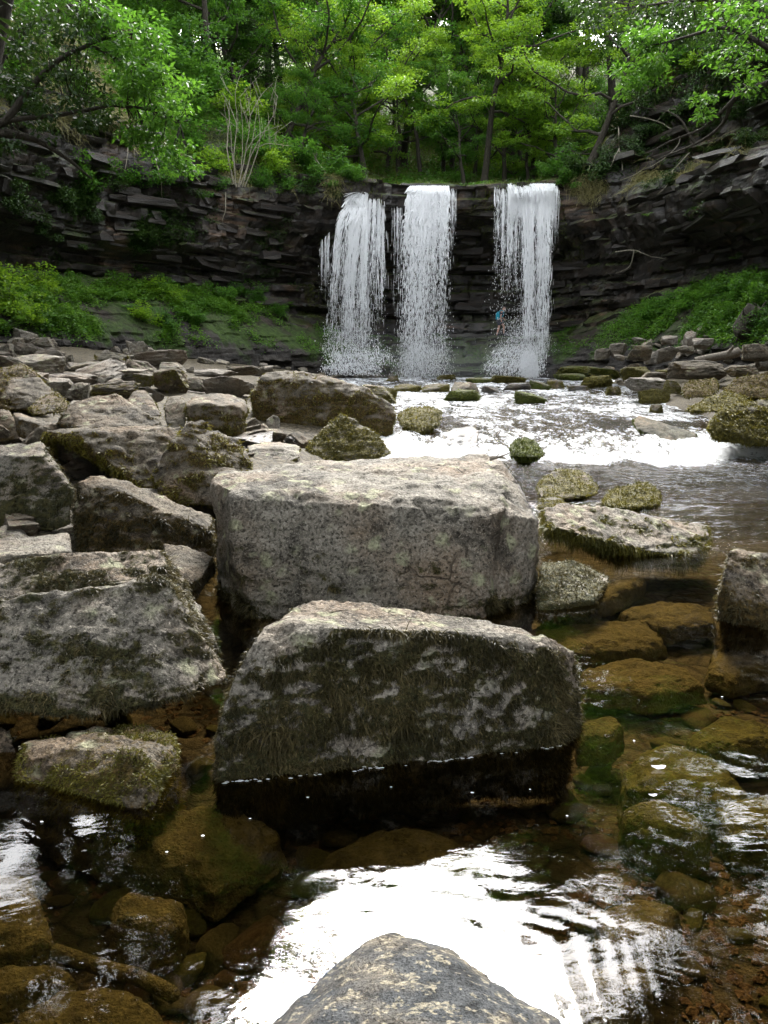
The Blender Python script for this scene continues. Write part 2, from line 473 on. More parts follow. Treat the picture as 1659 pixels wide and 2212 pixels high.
def cliff_material():
    t = NT('wet_cliff_rock')
    p = t.objvec(False)
    mid = t.noise(p, 1.4, 5, 0.65)
    fin = t.noise(p, 7, 5, 0.7)
    lay = t.noise(t.mapping(p, (0.5, 0.5, 4.5)), 1.3, 4, 0.6)
    c = t.mix(t.ramp(lay, [(0.35, 0.0), (0.65, 1.0)]), (0.005, 0.004, 0.0034), (0.024, 0.019, 0.015))
    c = t.mix(t.ramp(mid, [(0.50, 0.0), (0.72, 0.6)]), c, (0.052, 0.032, 0.019))
    c = t.mix(t.ramp(fin, [(0.60, 0.0), (0.75, 0.6)]), c, (0.075, 0.066, 0.060))
    g = t.node('NewGeometry')
    nz = t.node('SeparateXYZ', {0: g.outputs['Normal']}).outputs[2]
    mo = t.math('ADD', t.math('MULTIPLY', nz, 0.35), t.noise(p, 0.45, 4, 0.6))
    mo = t.math('ADD', mo, t.math('MULTIPLY', t.math('SUBTRACT', fin, 0.5), 0.5))
    c = t.mix(t.ramp(mo, [(0.62, 0.0), (0.80, 0.9)]), c, t.mix(t.ramp(fin, [(0.35, 0.0), (0.65, 1.0)]), (0.014, 0.022, 0.005), (0.05, 0.07, 0.012)))
    sp = t.noise(t.mapping(p, (1.6, 1.6, 0.12)), 1.5, 4, 0.6)
    c = t.mix(t.ramp(sp, [(0.55, 0.0), (0.68, 0.8)]), c, (0.004, 0.0035, 0.003))
    c = t.mix(t.math('MULTIPLY', t.ramp(t.noise(p, 0.28, 3), [(0.54, 0.0), (0.62, 1.0)]), t.ramp(lay, [(0.45, 0.0), (0.62, 0.8)])), c, (0.085, 0.050, 0.028))
    h = t.math('ADD', t.math('MULTIPLY', mid, 0.5), t.math('MULTIPLY', fin, 0.5))
    nb = t.bump(h, 0.9, 0.12)
    ro = t.ramp(t.noise(p, 0.8, 3), [(0.35, 0.30), (0.65, 0.75)])
    return t.done(t.principled(c, ro, nb, 0.45))
def soil_material():
    t = NT('bank_soil')
    p = t.objvec(False)
    fin = t.noise(p, 5, 5, 0.7)
    big = t.noise(p, 0.5, 4, 0.6)
    c = t.mix(t.ramp(fin, [(0.35, 0.0), (0.65, 1.0)]), (0.010, 0.008, 0.006), (0.042, 0.033, 0.025))
    g = t.mix(t.ramp(fin, [(0.35, 0.0), (0.65, 1.0)]), (0.012, 0.024, 0.005), (0.045, 0.075, 0.014))
    c = t.mix(t.ramp(big, [(0.42, 0.0), (0.56, 1.0)]), c, g)
    lay = t.noise(t.mapping(p, (0.5, 0.5, 5.0)), 1.3, 4, 0.6)
    rk = t.mix(t.ramp(lay, [(0.35, 0.0), (0.65, 1.0)]), (0.010, 0.009, 0.008), (0.045, 0.040, 0.035))
    zone = t.math('ADD', t.attr('up'), t.math('MULTIPLY', t.math('SUBTRACT', big, 0.5), 5.0))
    c = t.mix(t.ramp(t.math('MULTIPLY', zone, 0.5), [(0.55, 0.0), (0.75, 1.0)]), rk, c)
    return t.done(t.principled(c, 0.85, t.bump(fin, 0.9, 0.15), 0.25))
M['cliff'] = cliff_material()
M['soil'] = soil_material()
def hill_material():
    t = NT('forest_floor')
    p = t.objvec(False)
    fin = t.noise(p, 2.5, 5, 0.7)
    big = t.noise(p, 0.25, 4, 0.6)
    g1 = t.mix(t.ramp(fin, [(0.35, 0.0), (0.65, 1.0)]), (0.018, 0.034, 0.006), (0.065, 0.095, 0.016))
    g2 = t.mix(t.ramp(fin, [(0.35, 0.0), (0.65, 1.0)]), (0.03, 0.024, 0.012), (0.085, 0.085, 0.03))
    c = t.mix(t.ramp(big, [(0.45, 0.0), (0.6, 1.0)]), g1, g2)
    return t.done(t.principled(c, 0.9, t.bump(fin, 1.0, 0.3), 0.15))
M['hill'] = hill_material()

def col_near(x, y):
    return int(np.argmin((B_[:, 0] - x) ** 2 + (B_[:, 1] - y) ** 2))
iA, iB = col_near(-4.6, 47.2), col_near(11.6, 47.3)
ENDS = [(0, iA), (iA, iB), (iB, NSS - 1)]
def rw_cliff(S, kk, Z):
    # beds fade out on the slope above
    w = 1 - sstep(9.6, 11.5, kk) * np.ones_like(S)
    hi = (S > S_[iB - 10]) | ((S > S_[col_near(-15.5, 31)]) & (S < S_[col_near(-12, 38.5)]))
    w2 = 1 - sstep(12.6, 14.2, kk) * np.ones_like(S)
    return np.where(hi, w2, w) * 1.15
cliffs = []
for (a, b) in ENDS:
    me = sweep_mesh(a, b, 3, 15, 190, rw_cliff, 'rock_cliff', M['cliff'])
    o = link('rock_cliff', me)
    tag(o, kind='structure')
    cliffs.append(o)
def rw_bank(S, kk, Z):
    low = 0.5 + 0.6 * sstep(1.5, 0.9, kk) * np.ones_like(S)
    return np.where((S > S_[iA - 8]) & (S < S_[iB + 4]), 1.15, low) * (1 - 0.9 * sstep(3.0, 3.4, kk))
banks = []
for (a, b) in ENDS:
    me = sweep_mesh(max(a - 2, 0), min(b + 2, NSS - 1), 0, 4, 80, rw_bank, 'river_bank', M['soil'] if (a, b) != ENDS[1] else M['cliff'])
    o = link('river_bank' if (a, b) != ENDS[1] else 'rock_ledge', me)
    tag(o, kind='structure')
    banks.append(o)

# ---- forest hillside beyond the rim
def hillside():
    idx = np.arange(0, NSS, 3)
    T = np.r_[0, np.cumsum(np.linspace(0.5, 3.2, 60))]
    s, tt = np.meshgrid(idx, T, indexing='ij')
    back = np.exp(-((B_[idx, 0] - 4.0) / 6.5) ** 2) * (B_[idx, 1] > 40)
    O0, Z0 = Pf[idx, 15, 0], Pf[idx, 15, 1]
    sl = 0.80 * (1 - back) + 0.30 * back
    sl2 = 0.55 * (1 - back) + 0.50 * back
    z = Z0[:, None] - 0.05 + sl[:, None] * np.minimum(tt, 14) + sl2[:, None] * np.maximum(tt - 14, 0)
    z = z - 0.0022 * np.maximum(tt - 25, 0) ** 2 * (1 - back[:, None]) * 2
    o = O0[:, None] - tt
    X = B_[idx, 0][:, None] + N_[idx, 0][:, None] * o
    Y = B_[idx, 1][:, None] + N_[idx, 1][:, None] * o
    nz = fbm(np.stack([X.ravel() * 0.12, Y.ravel() * 0.12, 0 * X.ravel()], -1), 4, 71).reshape(X.shape)
    z += nz * 1.6 * np.clip(tt / 6, 0, 1)
    V = np.stack([X, Y, z], -1).reshape(-1, 3)
    return make_mesh('forest_hillside', V, grid_quads(len(idx), len(T)), None, M['hill'], True)
hill = tag(link('forest_hillside', hillside()), kind='structure')

# ---- gorge floor
def zw(y):
    """level of the water along the river"""
    return np.interp(y, [-50, 13.6, 14.6, 15.6, 19, 24, 30, 38, 44.5, 60], [0, 0, 0.12, 0.30, 0.42, 0.58, 0.76, 0.98, 1.12, 1.12])
def xl(y): return np.interp(y, [-10, 2, 5, 9, 14, 20, 30, 40, 45], [-3.2, -2.6, -1.6, -0.9, 0.0, 0.0, -0.4, -1.6, -3.6])
def xr(y): return np.interp(y, [-10, 5, 10, 14, 20, 30, 40, 45], [9, 8, 7.0, 6.2, 6.8, 8.4, 10.6, 11.6])
def ground_z(x, y):
    w = zw(y)
    bed = w - 0.36 + 0.05 * sstep(12, 15, y)
    l = np.maximum(xl(y) - x, 0)
    r = np.maximum(x - xr(y), 0)
    nearf = sstep(4, 12, y)
    z = bed + l * (0.055 + 0.075 * nearf) + 0.38 * sstep(0, 1.0, l) * sstep(3.8, 5.5, y) + r * 0.22 + 0.2 * sstep(0, 1.0, r)
    return z
def ground_mesh():
    xs = np.r_[np.linspace(-30, -14, 14), np.linspace(-13.6, 13.6, 170), np.linspace(14, 30, 14)]
    ys = np.r_[np.linspace(-14, 0, 12), np.linspace(0.2, 12, 150), np.linspace(12.2, 54, 150)]
    X, Y = np.meshgrid(xs, ys, indexing='ij')
    Z = ground_z(X, Y)
    q = np.stack([X.ravel(), Y.ravel(), 0 * X.ravel()], -1)
    Z = Z + 0.05 * fbm(q * 2.2, 4, 81).reshape(X.shape) + 0.10 * sstep(6, 14, Y) * fbm(q * 0.9, 3, 83).reshape(X.shape) * (X < xl(Y))
    return make_mesh('river_bed', np.stack([X, Y, Z], -1).reshape(-1, 3), grid_quads(len(xs), len(ys)), None, M['bed'], True)
def bed_material(name, c1, c2, c3, pebbly=False):
    t = NT(name)
    p = t.objvec()
    vo = t.node('TexVoronoi', {'Vector': p, 'Scale': 7.0}, feature='DISTANCE_TO_EDGE').outputs['Distance']
    n1 = t.noise(p, 4.0, 6, 0.7, 0.8); n2 = t.noise(p, 22, 5, 0.7); n3 = t.noise(p, 90, 3, 0.6)
    c = t.mix(t.ramp(n1, [(0.35, 0.0), (0.65, 1.0)]), c1, c2)
    c = t.mix(t.ramp(n2, [(0.45, 0.0), (0.75, 0.8)]), c, c3)
    c = t.mix(t.ramp(n3, [(0.30, 0.6), (0.50, 0.0)]), c, tuple(x * 0.4 for x in c1))
    if pebbly:
        c = t.mix(t.ramp(vo, [(0.0, 0.85), (0.12, 0.0)]), c, tuple(x * 0.25 for x in c1))
        n3 = t.math('ADD', n3, t.math('MULTIPLY', t.math('MINIMUM', vo, 0.3), 3.0))
    return t.done(t.principled(c, 0.75, t.bump(t.math('ADD', n2, n3), 0.8, 0.03), 0.2))
M['bed'] = bed_material('river_bed_silt', (0.050, 0.040, 0.022), (0.090, 0.072, 0.042), (0.14, 0.115, 0.072), True)
M['slab_olive'] = bed_material('olive_submerged_stone', (0.062, 0.053, 0.024), (0.145, 0.122, 0.055), (0.23, 0.20, 0.09))
M['slab_green'] = bed_material('algae_submerged_stone', (0.062, 0.06, 0.018), (0.125, 0.122, 0.034), (0.21, 0.205, 0.055))
M['slab_red'] = bed_material('russet_submerged_stone', (0.085, 0.05, 0.028), (0.15, 0.092, 0.05), (0.22, 0.155, 0.08))
ground = tag(link('river_bed', ground_mesh()), kind='structure')

def bvh_of(objs):
    vs_, fs, off = [], [], 0
    for o in objs:
        v = vcos(o.data)
        vs_ += [tuple(p) for p in v]
        fs += [tuple(i + off for i in p.vertices) for p in o.data.polygons]
        off += len(v)
    return BVHTree.FromPolygons(vs_, fs)
TERR = bvh_of(cliffs + banks + [hill, ground])
def hit(u, v):
    r = TERR.ray_cast(Vector((0, 0, CAM_H)), Vector(ray(u, v)).normalized())
    return None if r[0] is None else np.array(r[0])
def drop(x, y, z=80.0):
    r = TERR.ray_cast(Vector((x, y, z)), Vector((0, 0, -1)))
    return None if r[0] is None else np.array(r[0])

# loose beds: blocks standing proud of the cliffs
def block_mesh(seed):
    g = np.random.default_rng(seed)
    bm = bmesh.new()
    bmesh.ops.create_cube(bm, size=1.0)
    for v in bm.verts:
        v.co += Vector(g.uniform(-0.13, 0.13, 3))
    for k in range(3):
        n = Vector(g.normal(size=3)).normalized()
        geom = bm.verts[:] + bm.edges[:] + bm.faces[:]
        r = bmesh.ops.bisect_plane(bm, geom=geom, plane_co=n * g.uniform(0.46, 0.58), plane_no=n, clear_outer=True)
        ed = [e for e in bm.edges if e.is_boundary]
        if ed: bmesh.ops.holes_fill(bm, edges=ed)
    me = bpy.data.meshes.new('rock_block')
    bm.to_mesh(me); bm.free()
    me.materials.append(M['cliff'])
    return me
BLK = [block_mesh(900 + k) for k in range(10)]
gb = np.random.default_rng(77)
for ci, (a, b) in enumerate(ENDS):
    made = 0
    o = cliffs[ci]
    vc = vcos(o.data).reshape(b - a + 1, 190, 3)
    while made < (120, 80, 120)[ci]:
        i = int(gb.integers(4, b - a - 4)); 
        if B_[a + i, 1] < 24: continue
        hi = ci == 2
        j = int(gb.integers(4, 150 if hi else (80 if ci == 1 else 112)))
        p = vc[i, j]
        n = N_[a + i]
        bl = link('rock_block', BLK[int(gb.integers(10))], o)
        L = gb.uniform(0.6, 2.8); H = gb.uniform(0.12, 0.42); D = gb.uniform(0.6, 1.1)
        bl.location = (p[0] - n[0] * (D * 0.5 - gb.uniform(0.12, 0.4)), p[1] - n[1] * (D * 0.5 - 0.2), p[2])
        bl.rotation_euler = (gb.normal(0, 0.03), gb.normal(0, 0.03), math.atan2(-n[0], n[1]) + gb.normal(0, 0.15))
        bl.scale = (L, D, H)
        made += 1
# ---------------------------------------------------------------- water
def water_shader(t, nb, tint, rough=0.02):
    tr = t.node('BsdfTransparent', {'Color': tint}).outputs[0]
    gl = t.node('BsdfGlossy', {'Color': (1, 1, 1, 1), 'Roughness': rough, 'Normal': nb}).outputs[0]
    fr = t.node('Fresnel', {'IOR': 1.34, 'Normal': nb}).outputs[0]
    return t.node('MixShader', {0: fr, 1: tr, 2: gl}).outputs[0]
def river_material():
    t = NT('clear_brown_water')
    p = t.objvec(False)
    far = t.attr('chop')
    n1 = t.noise(t.mapping(p, (1.0, 1.5, 1)), 5.0, 3, 0.5, 0.8)
    n2 = t.noise(t.mapping(p, (1.2, 1.8, 1)), 17.0, 3, 0.55, 1.2)
    h = t.math('ADD', t.math('MULTIPLY', n1, 0.55), t.math('MULTIPLY', n2, t.math('ADD', 0.05, t.math('MULTIPLY', far, 0.6))))
    nb = t.bump(h, t.math('ADD', 0.055, t.math('MULTIPLY', far, 0.94)), 0.05)
    w = water_shader(t, nb, (0.72, 0.61, 0.39, 1), 0.015)
    return t.done(w)
M['water'] = river_material()
CASC_Y = 13.7
def river_mesh():
    # finer towards the viewer's bank; smooth ring waves where the water meets the bank stone
    ys = np.cumsum(np.r_[-6.0, np.full(20, 0.3), np.linspace(0.3, 0.02, 12), np.full(130, 0.014), np.linspace(0.014, 0.08, 150)])
    ys = ys[ys < 9.0]
    ys = np.r_[ys, 9.0]
    xs = np.r_[np.linspace(-9, -1.6, 40), np.linspace(-1.55, 1.9, 250), np.linspace(1.95, 11, 110)]
    X, Y = np.meshgrid(xs, ys, indexing='ij')
    c = np.stack([X.ravel(), Y.ravel(), 0 * X.ravel()], -1)
    z = 0.0009 * fbm(c * np.array((3.0, 4.5, 1)), 3, 101)
    z += 0.0035 * sstep(0.25, 1.2, X.ravel()) * sstep(6, 2, Y.ravel()) * fbm(c * np.array((3.2, 6.0, 1)) + 0.5 * gn(c * 2, 7)[:, None], 3, 103)
    z += 0.0022 * sstep(-0.5, 0.1, X.ravel()) * np.exp(-((Y.ravel() - 2.0) / 0.45) ** 2) * fbm(c * np.array((5.0, 9.0, 1)) + 0.6 * gn(c * 3, 8)[:, None], 3, 108)
    # rings spreading from the bank stone
    d = np.hypot((X.ravel() - 0.05) * 0.9, (Y.ravel() - 1.55))
    d = d + 0.05 * gn(c * 3.1, 9) + 0.022 * gn(c * 8, 10)
    az = np.arctan2(X.ravel() - 0.05, Y.ravel() - 1.55)
    z += 0.0013 * np.sin(d * 2 * math.pi / 0.048) * np.exp(-((d - 0.50) / 0.13) ** 2) * (0.35 + 0.65 * sstep(-0.4, 0.6, az)) * np.clip(0.45 + 1.3 * gn(c * 2.3, 12), 0, 1.3)
    chop = sstep(5.0, 8.5, Y.ravel() + 0.8 * (X.ravel() - 1.0)) * (0.45 + 0.55 * sstep(9, 13.5, Y.ravel()))
    z += chop * 0.036 * fbm(c * np.array((1.8, 4.2, 1)), 4, 105, 0.6)
    V = np.stack([X.ravel(), Y.ravel(), z], -1)
    return make_mesh('river_water', V, grid_quads(len(xs), len(ys)), None, M['water'], True, {'chop': chop})
river = tag(link('river_water', river_mesh()), kind='structure')

def rapids_material():
    t = NT('white_water')
    p = t.objvec(False)
    fo = t.attr('foam')
    pm = t.mapping(p, (1.6, 0.55, 1.2))
    n1 = t.noise(pm, 1.6, 4, 0.65, 1.0)
    n2 = t.noise(t.mapping(p, (2.2, 1.0, 2.0)), 5.5, 5, 0.7, 1.5)
    m = t.math('ADD', t.math('MULTIPLY', n1, 0.45), t.math('MULTIPLY', n2, 0.55))
    m = t.math('ADD', m, t.math('SUBTRACT', fo, 0.5))
    m = t.ramp(m, [(0.43, 0.0), (0.56, 1.0)])
    nb = t.bump(t.math('ADD', n2, t.math('MULTIPLY', n1, 0.5)), 1.0, 0.12)
    w = water_shader(t, nb, (0.46, 0.38, 0.22, 1), 0.04)
    f = t.principled((0.70, 0.72, 0.74), 0.45, nb, 0.5)
    return t.done(t.node('MixShader', {0: m, 1: w, 2: f}).outputs[0])
M['rapids'] = rapids_material()
def rapids_z(x, y):
    """surface of the fast water: level plus steps over buried ledges"""
    return zw(y + 1.7 * (gn(np.stack([np.asarray(x) * 0.45, np.asarray(y) * 0.15, np.asarray(x) * 0], -1), 201)))
def rapids_mesh():
    ys = [9.0]
    while ys[-1] < 48.5:
        ys.append(ys[-1] + 0.035 * (ys[-1] / 14) ** 1.35)
    ys = np.array(ys)
    xs = np.linspace(-5.5, 12.5, 420)
    X, Y = np.meshgrid(xs, ys, indexing='ij')
    x, y = X.ravel(), Y.ravel()
    z = rapids_z(x, y)
    c = np.stack([x, y, 0 * x], -1)
    a = fbm(c * np.array((1.3, 0.8, 1)), 4, 203)
    b = fbm(c * np.array((4.0, 2.4, 1)), 3, 207)
    amp = 0.030 + 0.020 * sstep(12.5, 14, y) + 0.10 * np.exp(-((y - 14.6) / 1.2) ** 2) + 0.03 * sstep(20, 40, y)
    z = z + amp * (a * 1.2 + np.abs(b) * 0.7 - 0.2)
    # foam: the cascade, the troughs below it and everything that runs steep
    gz = np.abs(np.gradient(z.reshape(X.shape), axis=1) / np.gradient(Y, axis=1)).ravel()
    foam = 0.445 + 0.07 * np.exp(-((y - 13.9 - 0.25 * np.sin(x * 1.3)) / 0.75) ** 2) + 0.25 * np.clip(gz - 0.05, 0, 0.5) + 0.10 * np.exp(-((y - 44.3) / 1.5) ** 2)
    foam += 0.16 * fbm(c * np.array((0.35, 0.10, 1)), 3, 209)
    foam -= 0.16 * np.exp(-((y - 17.2) / 0.9) ** 2) * sstep(4.2, 5.4, x)
    edge = y - 13.6 - 1.9 * fbm(c * np.array((0.55, 0.12, 1)), 4, 211)
    foam += 0.04 * np.exp(-(edge / 0.5) ** 2) - 0.24 * sstep(0.2, -2.0, edge) - 0.10 * sstep(-1.6, -4.5, edge)
    foam += 0.22 * sstep(0.5, -0.5, edge) * sstep(-4, -1, edge) * (0.3 + sstep(1.5, 4, x)) * fbm(c * np.array((1.4, 0.5, 1)), 4, 213)
    z *= sstep(9.0, 9.6, y) * 0.999 + 0.001
    V = np.stack([x, y, z], -1)
    return make_mesh('white_water', V, grid_quads(len(xs), len(ys)), None, M['rapids'], True, {'foam': foam})
rapids = tag(link('rapids_water', rapids_mesh()), kind='structure')

# ---------------------------------------------------------------- rocks cut to shape
def hull_mesh(hulls):
    bm = bmesh.new()
    for pts in hulls:
        vs_ = [bm.verts.new(Vector(p)) for p in pts]
        r = bmesh.ops.convex_hull(bm, input=vs_)
        dead = [g for g in r['geom_interior'] if isinstance(g, bmesh.types.BMVert)]
        dead += [g for g in r['geom_unused'] if isinstance(g, bmesh.types.BMVert)]
        if dead: bmesh.ops.delete(bm, geom=list(set(dead)), context='VERTS')
    bmesh.ops.recalc_face_normals(bm, faces=bm.faces)
    me = bpy.data.meshes.new('hull')
    bm.to_mesh(me); bm.free()
    return me
def remesh(me, voxel):
    o = bpy.data.objects.new('tmp', me)
    COL.objects.link(o)
    md = o.modifiers.new('r', 'REMESH')
    md.mode = 'VOXEL'; md.voxel_size = voxel; md.adaptivity = 0
    dg = bpy.context.evaluated_depsgraph_get()
    ev = o.evaluated_get(dg)
    m2 = ev.to_mesh()
    v = vcos(m2)
    q = np.empty(len(m2.loops), np.int32)
    m2.loops.foreach_get('vertex_index', q)
    lt = np.empty(len(m2.polygons), np.int32)
    m2.polygons.foreach_get('loop_total', lt)
    if (lt == 4).all():
        q = q.reshape(-1, 4)
    else:
        st = np.r_[0, np.cumsum(lt)[:-1]]
        q = np.stack([q[st], q[st + 1], q[st + 2], q[np.minimum(st + 3, st + lt - 1)]], 1)[lt == 4]
    ev.to_mesh_clear()
    bpy.data.objects.remove(o)
    bpy.data.meshes.remove(me)
    return v, q
def relax(v, q, it=2, f=0.5):
    e = np.concatenate([q[:, [0, 1]], q[:, [1, 2]], q[:, [2, 3]], q[:, [3, 0]]])
    n = len(v)
    cnt = np.bincount(e[:, 0], minlength=n) + np.bincount(e[:, 1], minlength=n)
    for _ in range(it):
        s = np.stack([np.bincount(e[:, 0], v[e[:, 1], k], n) + np.bincount(e[:, 1], v[e[:, 0], k], n) for k in range(3)], 1)
        v = v * (1 - f) + f * s / np.maximum(cnt, 1)[:, None]
    return v
def np_normals(v, q):
    fn = np.cross(v[q[:, 2]] - v[q[:, 0]], v[q[:, 3]] - v[q[:, 1]])
    n = np.zeros_like(v)
    for k in range(4):
        for a in range(3):
            n[:, a] += np.bincount(q[:, k], fn[:, a], len(v))
    return n / (np.linalg.norm(n, axis=1)[:, None] + 1e-12)
def shape_rock(hulls, voxel, seed=0, size=1.0, rough=1.0, sm=2, big=0.030, mid=0.022, fine=0.015, strat=0.014):
    v, q = remesh(hull_mesh(hulls), voxel)
    v = relax(v.astype(float), q, sm)
    n = np_normals(v, q)
    s = size
    p = v / s
    d = big * fbm(p * 1.6, 3, seed + 1)
    r1 = 1 - np.abs(fbm(p * 3.2, 3, seed + 5)) * 2
    d -= mid * np.clip(r1 - 0.55, 0, 1) * 1.8                      # cracks
    w = p + 0.10 * np.stack([gn(p * 4, seed + 41), gn(p * 4, seed + 42), gn(p * 4, seed + 43)], 1)
    cell = np.floor(w * np.array((5, 5, 7)) + seed)
    d += mid * 0.7 * (hash01(cell[:, 0], cell[:, 1], cell[:, 2]) - 0.5)  # flaked facets
    d += mid * 1.05 * (np.abs(fbm(w * 4.2, 4, seed + 9, 0.55)) - 0.25)            # scalloped, sharp in the hollows
    cell2 = np.floor(w * np.array((11, 11, 15)) + 2.3 * seed)
    d += mid * 0.30 * (hash01(cell2[:, 0], cell2[:, 1], cell2[:, 2]) - 0.5)
    d += fine * (1.2 * np.abs(fbm(p * 17, 4, seed + 13, 0.6)) - 0.2) + fine * 0.5 * fbm(p * 45, 3, seed + 19)
    if strat:
        d += strat * (hash01(np.floor(p[:, 2] * 16 + 0.9 * gn(p * 1.3, seed + 60))) - 0.5)
    v = v + n * (d * s * rough)[:, None]
    v = relax(v, q, 1, 0.35)
    return v, q, np_normals(v, q)
def moss_mask(v, n, seed, bias, side=0.35, top=-0.25, scale=1.0, zfade=None):
    m = bias + side * (1 - np.abs(n[:, 2])) + top * np.clip(n[:, 2], 0, 1)
    m = m + 0.55 * fbm(v * 2.6 * scale, 4, seed + 71) + 0.25 * fbm(v * 9 * scale, 3, seed + 77)
    return np.clip(m, 0, 1.2)
def tufts(v, n, m, count, seed, length=0.035, width=0.0022, thr=0.55, droop=0.8, lift=0.6, segs=3, facing=True):
    """moss strands rooted on the surface: 7-vertex tapered blades"""
    g = np.random.default_rng(seed)
    ok = m > thr
    if facing:
        view = np.array((0, 0, CAM_H)) - v
        ok &= (np.einsum('ij,ij->i', n, view) > -0.25 * np.linalg.norm(view, axis=1))
    idx = np.nonzero(ok)[0]
    if len(idx) < 5: return None
    k = g.choice(idx, count)
    p = v[k] + g.normal(0, 0.004, (count, 3))
    nn = n[k]
    d = nn * lift + g.normal(0, 0.45, (count, 3))
    d /= np.linalg.norm(d, axis=1)[:, None]
    L = length * g.uniform(0.3, 1.4, count) * (0.6 + 0.6 * np.clip(m[k], 0, 1)) * np.clip(0.75 + 1.1 * gn(p * 9, seed + 2), 0.25, 1.9)
    W = width * g.uniform(0.6, 1.5, count)
    sd = np.cross(d, g.normal(size=(count, 3))); sd /= np.linalg.norm(sd, axis=1)[:, None]
    pts, cur = [p - nn * 0.004], p
    dirn = d.copy()
    for s in range(segs):
        dirn = dirn + np.array((0, 0, -droop)) / segs * 1.6 + g.normal(0, 0.18, (count, 3))
        dirn /= np.linalg.norm(dirn, axis=1)[:, None]
        cur = cur + dirn * (L / segs)[:, None]
        pts.append(cur)
    V = []
    for s in range(segs):
        w = (W * (1 - 0.28 * s))[:, None]
        V += [pts[s] - sd * w, pts[s] + sd * w]
    V.append(pts[segs])
    nv = 2 * segs + 1
    V = np.stack(V, 1).reshape(-1, 3)
    b = np.arange(count) * nv
    Q = np.concatenate([np.stack([b + 2 * s, b + 2 * s + 1, b + 2 * s + 3, b + 2 * s + 2], 1) for s in range(segs - 1)])
    T = np.stack([b + 2 * segs - 2, b + 2 * segs - 1, b + 2 * segs], 1)
    rnd = np.repeat(np.clip(g.beta(1.6, 2.6, count) + 0.45 * gn(p * 4, seed) + 0.2 * gn(p * 14, seed + 1), 0, 1), nv)
    return V, Q, T, rnd
def rock(name, label, hulls, voxel, mat='rock', seed=1, bias=0.1, side=0.3, top=-0.3, moss=0, mossmat='moss_dark', mlen=0.035, mthr=0.5,
         cat='boulder', group=None, mscale=1.0, mwidth=0.0022, mdroop=0.8, tweak=None, mz=None, vs=0.0, **kw):
    pts = np.concatenate([np.asarray(h) for h in hulls])
    o0 = np.array((pts[:, 0].mean(), pts[:, 1].mean(), pts[:, 2].min()))
    size = kw.pop('size', None) or float(np.linalg.norm(pts.max(0) - pts.min(0)) / 2)
    v, q, n = shape_rock(hulls, voxel, seed, size, **kw)
    if tweak is not None:
        v = tweak(v, n); n = np_normals(v, q)
    m = moss_mask(v, n, seed, bias, side, top, mscale / max(size, 0.4))
    if vs: m = np.clip(m + vs * fbm(v * np.array((6.0, 6.0, 1.3)), 4, seed + 91, 0.6), 0, 1.2)
    if mz: m = np.clip(m + mz[1] * np.clip((mz[0] - v[:, 2]) / mz[0], -1, 1), 0, 1.2)
    me = make_mesh(name, v - o0, q, None, M[mat], True, {'moss': m})
    o = tag(link(name, me, None, o0), label, cat, group)
    if moss:
        r = tufts(v, n, m, moss, seed + 500, mlen, mwidth, mthr, mdroop)
        if r:
            mo = link('moss', make_mesh('moss', r[0] - o0, r[1], r[2], M[mossmat], True, {'rnd': r[3]}), o)
            mo['kind'] = 'stuff'
    return o
def A_(lst): return np.array([at(*p) for p in lst])
# ---------------------------------------------------------------- the big stones, near to far: corner points as (u, v, depth)
# stone at the viewer's feet
rock('boulder', 'grey speckled lichen-spotted rock pointing into the stream at the bottom edge', [
    [on(850, 1996, 0.015), on(790, 2030, 0.02), on(700, 2095, 0.0), on(640, 2150, 0.0), on(560, 2212, 0.0), on(985, 2050, 0.01), on(1095, 2135, 0.0), on(1205, 2212, 0.0), on(1260, 2262, -0.02), on(500, 2262, -0.02),
     on(840, 2040, 0.06), on(900, 2050, 0.065), on(730, 2140, 0.10), on(1020, 2130, 0.10), on(790, 2212, 0.16), on(1000, 2212, 0.16), on(690, 2190, 0.12), on(1090, 2190, 0.11), (0.30, 0.7, 0.24), (-0.30, 0.7, 0.22), (0.62, 0.6, -0.35), (-0.62, 0.6, -0.35), (0.02, 2.02, -0.4), (0.5, 1.4, -0.4), (-0.4, 1.4, -0.4)]],
    0.010, 'rock_speckled', 11, strat=0.0, bias=-0.15, side=0.15, moss=0, big=0.02, mid=0.012, fine=0.006, size=0.8)

# front boulder with hanging moss
rock('boulder', 'long low boulder shaggy with dark hanging moss, standing in front of the largest rock', [
    A_([(470, 1695, 2.70), (700, 1672, 2.78), (1000, 1640, 2.9), (1212, 1612, 3.0), (1245, 1600, 3.3), (1246, 1480, 3.14), (1240, 1405, 3.2), (1185, 1372, 3.12),
        (465, 1600, 2.75), (500, 1470, 2.84), (530, 1395, 2.92), (575, 1345, 3.0), (720, 1352, 2.92), (900, 1356, 2.95), (1060, 1366, 3.05), (1195, 1400, 3.06),
        (665, 1296, 3.38), (740, 1288, 3.45), (850, 1303, 3.45), (960, 1330, 3.4), (1100, 1352, 3.42), (600, 1335, 3.25),
        (1240, 1500, 3.55), (520, 1600, 3.4), (480, 1780, 2.75), (1210, 1720, 3.05)])],
    0.0105, 'rock', 21, strat=0.0, vs=0.75, bias=0.66, side=0.30, top=-1.0, moss=60000, mlen=0.034, mthr=0.50, big=0.035, mid=0.020, fine=0.016, size=0.8)

